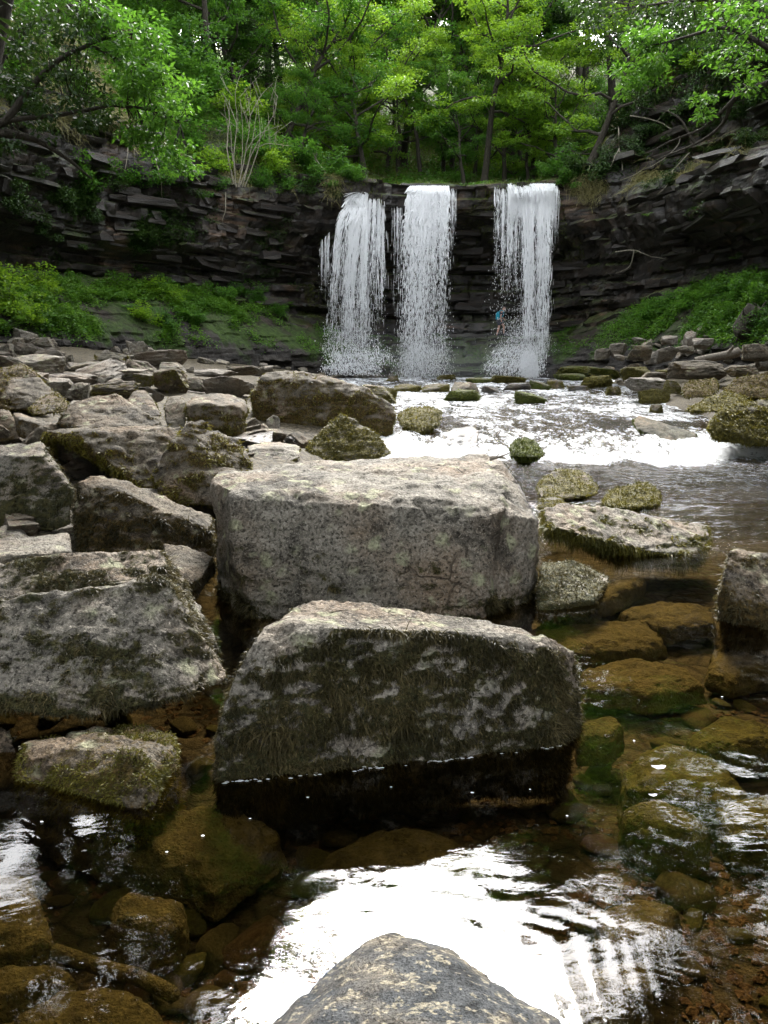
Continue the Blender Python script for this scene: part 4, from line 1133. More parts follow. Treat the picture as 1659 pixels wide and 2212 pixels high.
# trees added out of view on the near banks to close off sky
def shade_tree(x, y, k, sc, tilt, label='unseen tree added on the near bank to close off sky'):
    b = drop(x, y, 3.0)
    if b is None: return
    o = plant_tree(label, 'unseen trees added to close off sky', b, k, sc, gt.uniform(0, 6), 'leaf_dark', tilt=(0, tilt))
for i, y in enumerate((-13, -8, -3, 1.5)):
    shade_tree((-9.6 if y < 9 else -10.5) + gt.uniform(-.4, .4), y, i % 5, 1.45, 0.16)
    shade_tree((10.4 if y < 9 else 11.5) + gt.uniform(-.4, .4), y, (i + 2) % 5, 1.45, -0.16)
for x, y, tl in ((-6.1, 9, .05), (-6.9, 13, .10), (-9.3, 17, .18), (5.9, 9, -.05), (8.3, 13, -.10), (10.2, 17, -.18), (-7.0, 5, .05), (8.0, 5, -.05)):
    shade_tree(x, y, 5, 1.5, tl)
for x, y in ((-6.0, 7.2), (-6.4, 4.6), (-6.6, 2.2)):
    shade_tree(x, y, 3, 1.05, .06)
for x, y in ((7.0, 7.2), (7.2, 4.6), (7.4, 2.2)):
    shade_tree(x, y, 3, 1.05, -.06)
for y in (1.5,):
    shade_tree(-8.6 - 0.15 * y + gt.uniform(-.3, .3), y, (1, 3)[int(gt.integers(2))], 1.5, 0.10)
    shade_tree(9.4 + 0.15 * y + gt.uniform(-.3, .3), y, (1, 3)[int(gt.integers(2))], 1.5, -0.10)
for x, y in ((-5, -12), (0, -13), (5, -11), (-2, -8.5), (3, -8), (8, -9), (-8, -8)):
    shade_tree(x, y, int(gt.integers(5)), 1.4, 0)

# ---- boughs reaching into the picture from both sides, built along limbs
def bough_tree(name, label, limbs, regions, mat, seed, base, L=0.2, W=0.11, wood='bark'):
    g = np.random.default_rng(seed)
    t = thing(name, label, 'tree', tuple(base))
    base = np.asarray(base)
    w, c = Acc(), Acc()
    nodes = []
    for pts, r0, r1 in limbs:
        P = np.array([at(*p) if len(p) == 3 and not isinstance(p, np.ndarray) else p for p in pts])
        P = catmull(P, 5)
        P = P + 0.05 * np.stack([gn(P * 1.3, 11 + k) for k in range(3)], 1)
        w.tube(P, np.linspace(r0, r1, len(P)), 6)
        nodes.append(P)
    nodes = np.concatenate(nodes)
    for poly, n, (y0, y1), per, r, tone in regions:  # tone paints lit and shaded leaf masses into the colour
        poly = np.array(poly, float)
        lo, hi = poly.min(0), poly.max(0)
        k = 0
        while k < n:
            u, v = g.uniform(lo, hi)
            ins = False
            j = len(poly) - 1
            for i in range(len(poly)):
                if (poly[i, 1] > v) != (poly[j, 1] > v) and u < (poly[j, 0] - poly[i, 0]) * (v - poly[i, 1]) / (poly[j, 1] - poly[i, 1]) + poly[i, 0]: ins = not ins
                j = i
            if not ins: continue
            e = at(u, v, g.uniform(y0, y1))
            near = nodes[np.argmin(((nodes - e) ** 2).sum(1))]
            mid = (near * 0.5 + e * 0.5) + g.normal(0, .15, 3)
            w.tube(np.array([near, mid, e]), np.array((0.022, 0.014, 0.007)), 3, cap=False)
            clump(c, e, r * g.uniform(.6, 1.3), 0.45, int(per * g.uniform(.6, 1.3)), g, L, W, tone + g.normal(0, .1), -0.3)
            k += 1
    link('trunk', w.build('trunk', M[wood], shift=base), t)
    co = link('crown', c.build('crown', M[mat], False, shift=base), t)
    co['kind'] = 'stuff'
    return t
bL = drop(-15.5, 27.5)
bough_tree('ash_tree', 'tree arching in from the left edge, leaves coloured lighter along its right side', [
    ([bL, at(-120, 330, 27.5), at(0, 290, 27.5), at(70, 300, 28), at(140, 340, 28.5), at(200, 385, 29)], 0.22, 0.03),
    ([at(-120, 330, 27.5), at(10, 260, 27.5), at(90, 160, 28), at(190, 95, 28.5), at(300, 70, 29)], 0.16, 0.03),
    ([at(10, 260, 27.5), at(120, 250, 28), at(230, 230, 28.5), at(330, 240, 29), at(390, 270, 29.3)], 0.09, 0.02),
    ([at(190, 95, 28.5), at(260, 130, 29), at(330, 170, 29.2), at(380, 190, 29.5)], 0.06, 0.02)],
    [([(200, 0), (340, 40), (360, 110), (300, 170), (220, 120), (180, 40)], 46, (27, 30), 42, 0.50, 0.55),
     ([(250, 150), (360, 130), (415, 190), (420, 240), (350, 260), (260, 230)], 44, (27.5, 30), 42, 0.46, 0.80),  # lighter leaf tone paints the lit right side
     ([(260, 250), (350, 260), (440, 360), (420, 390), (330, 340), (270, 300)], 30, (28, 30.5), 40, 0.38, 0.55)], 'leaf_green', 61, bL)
bL2 = drop(-17.2, 30.5)
bough_tree('ash_tree', 'dark-leaved tree filling the top left corner, shade put into its leaf colour', [([bL2, at(-60, 200, 29.5), at(20, 90, 29.5), at(110, 30, 30), at(200, -10, 30.5)], 0.2, 0.04), ([at(-60, 200, 29.5), at(60, 190, 29.8), at(150, 210, 30), at(230, 230, 30.5)], .08, .02)],  # corner shade painted as dark leaf colour
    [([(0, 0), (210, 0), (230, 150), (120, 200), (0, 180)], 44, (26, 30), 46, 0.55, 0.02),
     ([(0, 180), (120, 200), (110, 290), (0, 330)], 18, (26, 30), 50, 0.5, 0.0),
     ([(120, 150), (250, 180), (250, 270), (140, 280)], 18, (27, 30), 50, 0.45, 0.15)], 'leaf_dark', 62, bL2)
bR = drop(16.6, 26.5)
bough_tree('ash_tree', 'tree with twisting bare limbs reaching in from the right edge over the dark cliff', [
    ([bR, at(1720, 150, 25.5), at(1659, 180, 26), at(1590, 210, 26.5), at(1560, 270, 27), at(1500, 310, 28), at(1420, 345, 29)], 0.13, 0.02),
    ([at(1590, 210, 26.5), at(1530, 270, 27), at(1480, 290, 27.6), at(1400, 330, 28.5)], 0.06, 0.015),
    ([at(1720, 150, 25.5), at(1640, 90, 26), at(1560, 60, 27), at(1480, 80, 28), at(1400, 100, 29)], 0.10, 0.02),
    ([at(1720, 150, 25.5), at(1659, 30, 26), at(1600, -30, 27)], 0.10, 0.03),
    ([at(1500, 310, 28), at(1470, 260, 28.2), at(1440, 240, 28.6), at(1390, 235, 29)], 0.04, 0.012)],
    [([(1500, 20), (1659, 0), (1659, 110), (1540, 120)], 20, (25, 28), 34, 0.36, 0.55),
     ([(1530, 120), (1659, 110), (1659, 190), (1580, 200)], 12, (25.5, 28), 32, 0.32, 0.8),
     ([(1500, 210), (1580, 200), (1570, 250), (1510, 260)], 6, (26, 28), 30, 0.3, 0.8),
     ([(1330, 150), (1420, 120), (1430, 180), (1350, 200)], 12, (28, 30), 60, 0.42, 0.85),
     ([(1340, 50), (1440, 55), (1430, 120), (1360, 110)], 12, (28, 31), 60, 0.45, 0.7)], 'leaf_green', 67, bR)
bR2 = drop(18.5, 31)
bough_tree('ash_tree', 'dark-leaved tree filling the top right corner, shade put into its leaf colour', [([bR2, at(1720, 90, 31), at(1640, 20, 31), at(1520, 0, 31.5), at(1400, 10, 32)], 0.18, 0.03)],  # dark leaf colour paints the shade of this corner
    [([(1250, 0), (1659, 0), (1659, 60), (1500, 90), (1280, 90)], 44, (30, 34), 70, 0.6, 0.3)], 'leaf_dark', 68, bR2)

# ---- scatter on the swept surfaces
def sample_faces(o, count, seed, maskf):
    me = o.data
    v = vcos(me)
    q = np.empty(len(me.loops), np.int32); me.loops.foreach_get('vertex_index', q); q = q.reshape(-1, 4)
    c = v[q].mean(1)
    fn = np.cross(v[q[:, 2]] - v[q[:, 0]], v[q[:, 3]] - v[q[:, 1]])
    ar = np.linalg.norm(fn, axis=1)
    n = fn / (ar[:, None] + 1e-9)
    up = np.zeros(len(v), np.float32)
    if 'up' in me.attributes: me.attributes['up'].data.foreach_get('value', up)
    k = up[q].mean(1)
    w = ar * maskf(c, n, k)
    g = np.random.default_rng(seed)
    i = g.choice(len(q), count, p=w / w.sum())
    a, b = g.uniform(0, 1, (2, count, 1))
    P = (v[q[i, 0]] * (1 - a) + v[q[i, 1]] * a) * (1 - b) + (v[q[i, 3]] * (1 - a) + v[q[i, 2]] * a) * b
    return P, n[i], k[i], g
def seen(c):
    """inside the picture, with a margin"""
    d = c - np.array((0, 0, CAM_H))
    z = d[:, 1] * CP - d[:, 2] * SP
    u = d[:, 0] / z * FPX + PW / 2
    return ((u > -120) & (u < PW + 120) & (c[:, 1] > 16)) * 1.0
def herb(name, o, count, seed, maskf, mat, L, W, hgt, label=None, parent=None, tone=0.5):
    P, n, k, g = sample_faces(o, count, seed, lambda c, n, k: maskf(c, n, k) * seen(c))
    n = np.where(n[:, 2:3] < 0, -n, n) if False else n
    clumpn = gn(P * 1.6, seed)
    h = hgt * g.uniform(0.05, 1, count) * np.clip(0.7 + 0.8 * clumpn, 0.15, 1.6)
    P = P + np.array((0, 0, 1.0)) * h[:, None] + g.normal(0, 0.04, (count, 3))
    D = g.normal(0, 1, (count, 3)) * np.array((1, 1, 0.35))
    D /= np.linalg.norm(D, axis=1)[:, None]
    V, Q = leaves(P, D, L * g.uniform(.6, 1.4, count), W * g.uniform(.6, 1.3, count), g)
    a = np.clip(tone + 0.3 * gn(P * 0.7, seed + 3) + g.normal(0, .15, count), 0, 1)
    me = make_mesh(name, V, Q, None, M[mat], False, {'rnd': np.repeat(a, 4)})
    return tag(link(name, me, parent), label, None, None, 'stuff')
def grass(name, o, count, seed, maskf, mat, L, W, hang, outw=0.25):
    P, n, k, g = sample_faces(o, count, seed, lambda c, n, k: maskf(c, n, k) * seen(c))
    tuft = 0.6 + 0.8 * np.clip(gn(P * 0.9, seed) + 0.3, 0, 1)
    nn = n.copy(); nn[:, 2] = np.abs(nn[:, 2])
    r = tufts(P, nn, np.ones(len(P)), count, seed, L, W, 0.0, hang, 0.9, 3, True)
    me = make_mesh(name, r[0], r[1], r[2], M[mat], True, {'rnd': r[3]})
    return tag(link(name, me), None, None, None, 'stuff')
def patch(c, f, thr, seed, soft=0.1):
    return sstep(thr - soft, thr + soft, fbm(c * f, 4, seed))
def px(c):
    d = c - np.array((0, 0, CAM_H))
    z = d[:, 1] * CP - d[:, 2] * SP
    return d[:, 0] / z * FPX + PW / 2, PH / 2 - (d[:, 1] * SP + d[:, 2] * CP) / z * FPX
herb('bank_herbs', banks[0], 46000, 81, lambda c, n, k: (1 - 0.85 * sstep(-7.5, -5.5, c[:, 0])) * patch(c, 0.32, 0.03, 91) * sstep(0.7, 1.4, k) * (k < 3.2), 'herb', 0.11, 0.075, 0.55)
herb('bank_herbs', banks[2], 46000, 83, lambda c, n, k: (1 - 0.85 * sstep(13.2, 11.2, c[:, 0])) * patch(c, 0.32, -0.02, 93) * sstep(0.8, 1.5, k) * (k < 3.2), 'herb', 0.11, 0.075, 0.55)
herb('ledge_moss_herbs', banks[1], 12000, 85, lambda c, n, k: patch(c, 0.5, 0.12, 95), 'herb', 0.07, 0.05, 0.10, tone=0.3)
herb('cliff_ivy', cliffs[0], 40000, 87, lambda c, n, k: patch(c, 0.30, 0.14, 97) * sstep(4, 6, k) * (1 - sstep(9, 11, k)) * (0.25 + sstep(-9, -12, c[:, 0])), 'leaf_dark', 0.11, 0.08, 0.06, tone=0.45)
herb('cliff_ivy', cliffs[2], 40000, 88, lambda c, n, k: (patch(c, 0.30, 0.20, 99) + 1.2 * patch(c, 0.35, 0.0, 98) * sstep(9.5, 10.5, k)) * sstep(4, 6, k), 'leaf_dark', 0.11, 0.08, 0.06, tone=0.45)
herb('rim_bushes', cliffs[0], 60000, 89, lambda c, n, k: patch(c, 0.35, -0.02, 101) * sstep(9.6, 11.0, k), 'leaf_green', 0.13, 0.09, 0.7, tone=0.45)
herb('rim_bushes', cliffs[2], 42000, 90, lambda c, n, k: patch(c, 0.35, -0.02, 103) * sstep(12.0, 13.6, k), 'leaf_dark', 0.13, 0.09, 0.7, tone=0.5)
herb('rim_bushes', cliffs[1], 26000, 92, lambda c, n, k: patch(c, 0.5, -0.05, 105) * sstep(10.6, 11.4, k), 'leaf_green', 0.11, 0.08, 0.35, tone=0.5)
herb('undergrowth', hill, 90000, 94, lambda c, n, k: patch(c, 0.22, -0.05, 107) * (c[:, 1] < 95) * (1 / (1 + (c[:, 1] / 60) ** 4)), 'leaf_green', 0.20, 0.14, 0.9, tone=0.4)
grass('hanging_grass', cliffs[0], 26000, 111, lambda c, n, k: patch(c, 0.5, 0.05, 113) * sstep(8.8, 9.8, k) * (1 - sstep(12.5, 14, k)), 'grass_dry', 0.55, 0.012, 1.1)
grass('hanging_grass', cliffs[0], 26000, 112, lambda c, n, k: patch(c, 0.5, 0.0, 114) * sstep(9.0, 10.4, k), 'grass_green', 0.45, 0.012, 0.9)
grass('hanging_grass', cliffs[2], 14000, 115, lambda c, n, k: patch(c, 0.45, 0.05, 117) * (np.exp(-((k - 9.6) / 0.5) ** 2) + 0.4 * np.exp(-((k - 13) / 0.8) ** 2)), 'grass_dry', 0.6, 0.012, 1.1)
grass('hanging_grass', cliffs[1], 16000, 118, lambda c, n, k: patch(c, 0.6, 0.0, 119) * sstep(9.6, 10.2, k), 'grass_green', 0.35, 0.012, 1.0)
grass('slope_grass', hill, 50000, 121, lambda c, n, k: (np.abs(c[:, 0] - 1) < 16) * (c[:, 1] < 85) * (c[:, 1] > 50) * 1.0, 'grass_green', 0.6, 0.02, 0.5)
# carpets of moss on the fall's own rock face
grass('wall_moss', cliffs[1], 26000, 122, lambda c, n, k: patch(c, 0.55, 0.10, 123) * sstep(3.5, 5, k), 'moss_green', 0.16, 0.012, 1.2)

# ---- pale bare sapling on the left rim
def stick(name, label, cat, lines, mat, off=0.0, group=None):
    h0 = at(*lines[0][0][0])
    t = Acc()
    for pts, r0, r1 in lines:
        P = catmull(np.array([at(*p) for p in pts]), 5)
        P = P + 0.04 * np.stack([gn(P * 2.3, 31 + k) for k in range(3)], 1)
        t.tube(P, np.linspace(r0, r1, len(P)), 5)
    return tag(link(name, t.build(name, M[mat], shift=h0), None, h0), label, cat, group)
def Yhit(u, v, d=0.0):
    h = hit(u, v)
    return (45.0 if h is None else h[1]) - d
y0 = Yhit(515, 405, 0.2)
_g = np.random.default_rng(23)
SAP = []
for k in range(26):
    u, v = _g.uniform(490, 600), _g.uniform(190, 330)
    du, dv = _g.normal(0, 28), -_g.uniform(20, 70)
    SAP.append(([(u, v, y0 - .1), (u + du * .5, v + dv * .5, y0 - .2), (u + du, v + dv, y0 - .2 + _g.normal(0, .3))], .014, .005))
for u in (500, 524, 545, 560):
    SAP.append(([(515 + (u - 515) * .3, 405, y0), (u, 310, y0 - .1), (u + _g.normal(0, 8), 215, y0 - .2)], .028, .008))
stick('bare_sapling', 'pale bare many stemmed sapling on the rim above the left cliff', 'sapling',
      SAP + [([(510, 405, y0), (505, 340, y0 - .2), (512, 270, y0), (508, 200, y0 - .3), (520, 160, y0)], .028, .008),
       ([(515, 405, y0), (530, 330, y0), (540, 250, y0 - .2), (530, 190, y0)], .03, .008),
       ([(520, 400, y0), (550, 320, y0), (590, 250, y0 - .3), (600, 205, y0 - .3)], .032, .008),
       ([(505, 400, y0), (490, 320, y0 - .2), (496, 250, y0), (486, 215, y0)], .04, .01),
       ([(540, 250, y0 - .2), (565, 205, y0), (590, 180, y0)], .02, .008),
       ([(530, 330, y0), (560, 290, y0 - .2), (610, 270, y0 - .4)], .022, .008),
       ([(512, 270, y0), (495, 225, y0), (480, 200, y0)], .02, .007),
       ([(550, 320, y0), (580, 310, y0 - .3), (625, 315, y0 - .3)], .02, .008)], 'bark_pale')
y1 = Yhit(695, 372, 0.3)
stick('dead_branch', 'pale broken dead branch on the slope above the left fall', 'branch', [([(685, 325, y1), (683, 345, y1), (697, 365, y1), (716, 388, y1)], .07, .03), ([(683, 345, y1), (676, 330, y1), (672, 322, y1)], .04, .015)], 'bark_pale')
y2 = Yhit(800, 376, 0.4)
stick('dead_branch', 'pale driftwood branch lying at the top of the left fall', 'branch', [([(770, 378, y2), (782, 366, y2), (800, 374, y2), (820, 381, y2)], .08, .04), ([(782, 366, y2), (778, 352, y2), (786, 340, y2)], .05, .02)], 'bark_pale')
for k, (lb, ls) in enumerate([
    ('pale drooping root across the dark upper right cliff, leftmost', [[(1322, 235), (1335, 270), (1338, 320), (1345, 368)], [(1338, 320), (1325, 345), (1318, 360)]]),
    ('long curving pale root in the middle of the upper right cliff', [[(1360, 250), (1420, 262), (1470, 300), (1430, 345), (1380, 372), (1340, 390)], [(1420, 262), (1440, 240), (1470, 236)]]),
    ('twisted pale roots sweeping down right of the upper right cliff', [[(1490, 330), (1455, 365), (1420, 385), (1350, 400)], [(1455, 365), (1440, 400), (1418, 420)]]),
    ('thin bare branch lying against the lower right cliff', [[(1330, 545), (1370, 540), (1400, 552), (1440, 560)], [(1370, 540), (1360, 575), (1330, 590)]])]):
    lines = []
    for l in ls:
        lines.append(([(u, v, Yhit(u, v, 0.5)) for (u, v) in l], .035, .012))
    stick('bare_root', lb, 'root', lines, 'bark_pale')
ht = Acc()
# vines hanging on the left cliff
for k, l in enumerate([[(413, 292), (412, 330), (418, 372), (432, 392)], [(488, 415), (487, 450), (480, 478)], [(330, 320), (345, 380), (352, 440)], [(272, 290), (276, 330), (270, 366)]]):
    stick('hanging_vine', ['pale vine beside the lighter leaves of the left tree', 'green vine dangling below the rim under the bare sapling', 'thin vine on the dark left cliff below the lighter leaves', 'pale vine hanging in the shade of the left tree'][k], 'vine',
          [([(u, v, Yhit(u, v, 0.5)) for (u, v) in l], .03, .012)], 'bark_pale')

# ---- shrubs along the rims and banks
def shrub_mesh(seed, n=13, per=95, L=0.11, W=0.075):
    g = np.random.default_rng(seed)
    w, c = Acc(), Acc()
    for k in range(n):
        d = np.array((g.normal(0, .7), g.normal(0, .7), g.uniform(.5, 1.2)))
        p, _ = wander((0, 0, -.1), d, g.uniform(.5, 1.25), 5, g, .25)
        w.tube(p, np.linspace(.02, .006, 6), 4)
        clump(c, p[5], g.uniform(.22, .45), .6, per, g, L, W, .5 + g.normal(0, .12))
        clump(c, p[3], g.uniform(.2, .35), .6, per // 2, g, L, W, .4 + g.normal(0, .1))
    return w.build('stem', M['bark']), c.build('foliage', M['leaf_green'], False)
ORD = ['leftmost', 'second', 'third', 'fourth', 'fifth', 'sixth', 'seventh', 'eighth', 'ninth', 'tenth', 'eleventh', 'twelfth', 'thirteenth', 'fourteenth', 'fifteenth', 'sixteenth', 'seventeenth', 'eighteenth', 'nineteenth', 'twentieth']
def nth(lst, u):
    k = sorted(x[0] for x in lst).index(u)
    return ', leftmost one' if k == 0 else ', ' + ORD[k] + ' from the left'
SHR = [shrub_mesh(s) for s in (51, 52, 53)]
gs = np.random.default_rng(17)
def shrub(u, v, sc, mat, label, group):
    h = hit(u, v)
    if h is None: return
    t = thing('shrub', label, 'shrub', tuple(h), group)
    t.rotation_euler = (gs.normal(0, .15), gs.normal(0, .15), gs.uniform(0, 6.28))
    t.scale = (sc * gs.uniform(.9, 1.3), sc, sc * gs.uniform(.75, 1.1))
    k = int(gs.integers(3))
    link('stem', SHR[k][0], t)
    f = link('foliage', SHR[k][1], t)
    f['kind'] = 'stuff'
    f.material_slots[0].link = 'OBJECT'; f.material_slots[0].material = M[mat]
LST = [(330, 640, .9), (375, 655, .8), (300, 690, .8), (350, 700, .7), (430, 700, .6)]
for (u, v, s) in LST:
    shrub(u, v, s, 'leaf_lime' if s > .75 else 'leaf_green', 'low leafy bush on the left bank under the dark cliff' + nth(LST, u), 'bushes of the left bank')
LST = [(480, 650, .9), (520, 640, .9), (560, 655, .8), (600, 680, .6)]
for (u, v, s) in LST:
    shrub(u, v, s, 'leaf_green', 'low leafy bush under the ledges left of the left fall' + nth(LST, u), 'bushes left of the left fall')
LST = [(1400, 690, .8), (1440, 670, .9), (1500, 660, .9), (1560, 650, 1.0), (1620, 640, 1.0), (1655, 660, 1.0), (1580, 700, .8), (1640, 720, .8)]
for (u, v, s) in LST:
    shrub(u, v, s, 'leaf_green', 'low leafy bush on the right bank below the cliff' + nth(LST, u), 'bushes of the right bank')
LST = [(30, 640, 1.1), (80, 630, 1.0), (5, 680, 1.1), (60, 700, .9)]
for (u, v, s) in LST:
    shrub(u, v, s, 'leaf_lime', 'bright bush among the ferns at the left edge' + nth(LST, u), 'bushes at the left edge')
LST = [(421, 330, 1.5), (451, 370, 1.3), (560, 340, 1.4), (600, 380, 1.2), (640, 360, 1.5), (690, 400, 1.0), (400, 260, 1.8), (450, 210, 1.8), (500, 250, 1.6), (561, 270, 1.6), (620, 300, 1.6), (660, 330, 1.4), (420, 150, 2), (520, 170, 2), (380, 180, 2), (730, 380, 1.2), (760, 390, .9), (350, 120, 2.2), (330, 60, 2.4), (400, 80, 2.4)]
for (u, v, s) in LST:
    shrub(u, v, s, 'leaf_green' if gs.uniform() < .7 else 'leaf_lime', 'green bush on the steep slope above the left cliff' + nth(LST, u), 'bushes of the left slope')
LST = [(1240, 380, 1.2), (1270, 350, 1.3), (1300, 300, 1.5), (1330, 240, 1.6), (1400, 190, 1.8), (1460, 160, 1.8), (1540, 140, 1.8), (1610, 150, 1.8), (1290, 200, 1.8), (1350, 150, 2), (1230, 395, .9), (1480, 250, 1.0), (1600, 260, 1.0), (1390, 290, .9), (1550, 330, .9), (1450, 400, .7)]
for (u, v, s) in LST:
    shrub(u, v, s, 'leaf_dark' if gs.uniform() < .6 else 'leaf_green', 'shaded bush on the ledges of the right cliff' + nth(LST, u), 'bushes of the right cliff')
LST = [(60, 400, 1.0), (130, 440, .8), (200, 480, .7), (90, 500, .8), (250, 420, .8), (30, 460, .9), (160, 530, .7), (330, 470, .5)]
for (u, v, s) in LST:
    shrub(u, v, s, 'leaf_dark', 'dark shaded bush hanging on the left cliff face' + nth(LST, u), 'bushes of the left cliff face')

LST = [(1012, 385, .7), (1040, 372, .9), (1085, 378, .9), (1130, 380, 1.0), (1165, 376, 1.0), (1200, 382, 1.0), (1225, 372, 1.1)]
for (u, v, s) in LST:
    shrub(u, v, s, 'leaf_lime' if gs.uniform() < .5 else 'leaf_green', 'leafy bush on the rim behind the right fall' + nth(LST, u), 'bushes behind the right fall')
LST = [(180, 395, 1.2), (230, 400, 1.1), (290, 405, 1.2), (345, 400, 1.2), (395, 405, 1.0), (470, 412, .8), (560, 408, .9), (615, 412, .9), (665, 420, .8), (715, 425, .7)]
for (u, v, s) in LST:
    shrub(u, v, s, 'leaf_green' if gs.uniform() < .6 else 'leaf_dark', 'bush drooping over the rim of the left cliff' + nth(LST, u), 'bushes on the left rim')
LST = [(1265, 330, 1.3), (1310, 370, 1.0), (1345, 280, 1.3), (1380, 340, 1.0), (1440, 300, 1.0), (1505, 225, 1.4), (1570, 215, 1.3), (1640, 225, 1.3), (1525, 300, .9), (1620, 320, .9), (1420, 240, 1.3), (1300, 140, 2.0)]
for (u, v, s) in LST:
    shrub(u, v, s, 'leaf_dark', 'dark bush overgrowing the upper right cliff' + nth(LST, u), 'bushes on the upper right cliff')

# ---- ferns
def frond_mesh(seed, L=0.85):
    g = np.random.default_rng(seed)
    a = Acc()
    s = np.linspace(0, 1, 15)
    sp = np.stack([0 * s, s * L * 0.85, 0.55 * L * (s - 0.85 * s ** 2)], 1)
    a.tube(sp, np.linspace(.008, .003, 15), 3, 0.6, False)
    V, Q = [], []
    for i in range(1, 15):
        w = 0.24 * L * math.sin(math.pi * min(1, 0.12 + 0.86 * s[i])) + .02
        for sg in (-1, 1):
            P = sp[i:i + 1]
            D = np.array([[sg, 0.35, -0.15]]); D /= np.linalg.norm(D)
            v, q = leaves(P, D, w, 0.055 * L, g, 0.05)
            a.add(v, q, None, np.clip(0.6 + g.normal(0, .1), 0, 1))
    return a.build('frond', M['herb'], False)
FR = [frond_mesh(s) for s in (1, 2, 3)]
gf = np.random.default_rng(5)
def fern(u, v, sc, label, group):
    h = hit(u, v)
    if h is None: return
    t = thing('fern', label, 'fern', tuple(h), group)
    t.scale = (sc,) * 3
    n = int(gf.integers(7, 10))
    for k in range(n):
        f = link('frond', FR[k % 3], t)
        f.rotation_euler = (gf.uniform(-.1, .45), 0, k * 6.283 / n + gf.normal(0, .2))
        f.scale = (gf.uniform(.8, 1.1),) * 3
LST = [(25, 610, 1.3), (60, 640, 1.2), (10, 660, 1.4), (45, 690, 1.2), (90, 655, 1.1), (15, 712, 1.3), (110, 690, 1.0)]
for (u, v, s) in LST:
    fern(u, v, s, 'tall bright fern crowding the bank at the left edge' + nth(LST, u), 'ferns at the left edge')
LST = [(225, 645, 1.2), (330, 628, 1.2), (310, 655, 1.0), (280, 668, 1.0)]
for (u, v, s) in LST:
    fern(u, v, s, 'fern on top of the green bank below the left cliff' + nth(LST, u), 'ferns on the left bank')
fern(402, 655, 1.2, 'fern with upright yellow green fronds in the middle of the left bank', 'ferns on the left bank')
fern(412, 690, 1.2, 'brightest lime fern low on the left bank', 'ferns on the left bank')
fern(490, 650, 1.2, 'broad fern under the ledges left of the left fall', 'ferns on the left bank')
fern(612, 668, 1.1, 'fern on the mossy slope nearest the left fall', 'ferns on the left bank')
LST = [(1440, 655, 1.2), (1480, 650, 1.3), (1530, 640, 1.2), (1590, 632, 1.2), (1635, 620, 1.3)]
for (u, v, s) in LST:
    fern(u, v, s, 'fern on the green bank below the right cliff' + nth(LST, u), 'ferns on the right bank')
fern(1485, 762, 0.9, 'small lime fern among the pale rubble on the right bank', 'ferns on the right bank')
fern(1625, 735, 1.1, 'fern beside the dark root hollow on the right bank', 'ferns on the right bank')
LST = [(300, 585, .7), (330, 560, .7), (1400, 468, .6), (1440, 590, .7), (1560, 480, .7), (1590, 560, .7)]
for (u, v, s) in LST:
    fern(u, v, s, 'small fern in a crack of the dark cliff' + nth(LST, u), 'ferns in the cliff cracks')
# ---------------------------------------------------------------- ready rocks for the field and the river
def proto_rock(seed, flat=0.7, cuts=7):
    g = np.random.default_rng(seed)
    bm = bmesh.new()
    bmesh.ops.create_cube(bm, size=1.0)
    for v in bm.verts: v.co += Vector(g.uniform(-0.16, 0.16, 3))
    for k in range(cuts):
        n = g.normal(size=3) * np.array((1, 1, 0.9)); n /= np.linalg.norm(n)
        n = Vector(n)
        bmesh.ops.bisect_plane(bm, geom=bm.verts[:] + bm.edges[:] + bm.faces[:], plane_co=n * g.uniform(0.36, 0.52), plane_no=n, clear_outer=True)
        ed = [e for e in bm.edges if e.is_boundary]
        if ed: bmesh.ops.holes_fill(bm, edges=ed)
    pts = [np.array(v.co) for v in bm.verts]
    bm.free()
    v, q, n = shape_rock([pts], 0.034, seed, 0.9, sm=2, big=0.03, mid=0.035, fine=0.014)
    v = v - (v.max(0) + v.min(0)) / 2
    v = v / (v.max(0) - v.min(0))
    n = np_normals(v, q)
    m0 = moss_mask(v, n, seed, 0.0, 0.3, -0.1)
    return v, q, n, m0
PR = [proto_rock(700 + k) for k in range(12)]
PRM = {}
def proto_mesh(k, bias):
    key = (k, bias)
    if key not in PRM:
        v, q, n, m0 = PR[k]
        PRM[key] = make_mesh('boulder', v, q, None, M['rock'], True, {'moss': np.clip(m0 + bias, 0, 1.2)})
    return PRM[key]
TUFT = {}
def tuft_mesh(k, bias, mat):
    key = (k, bias, mat)
    if key not in TUFT:
        v, q, n, m0 = PR[k]
        r = tufts(v, n, np.clip(m0 + bias, 0, 1.2), 2600, k + 50, 0.075, 0.011, 0.5, 0.8, 0.6, 2, False)
        TUFT[key] = make_mesh('moss', r[0], r[1], r[2], M[mat], True, {'rnd': r[3]})
    return TUFT[key]
gr = np.random.default_rng(99)
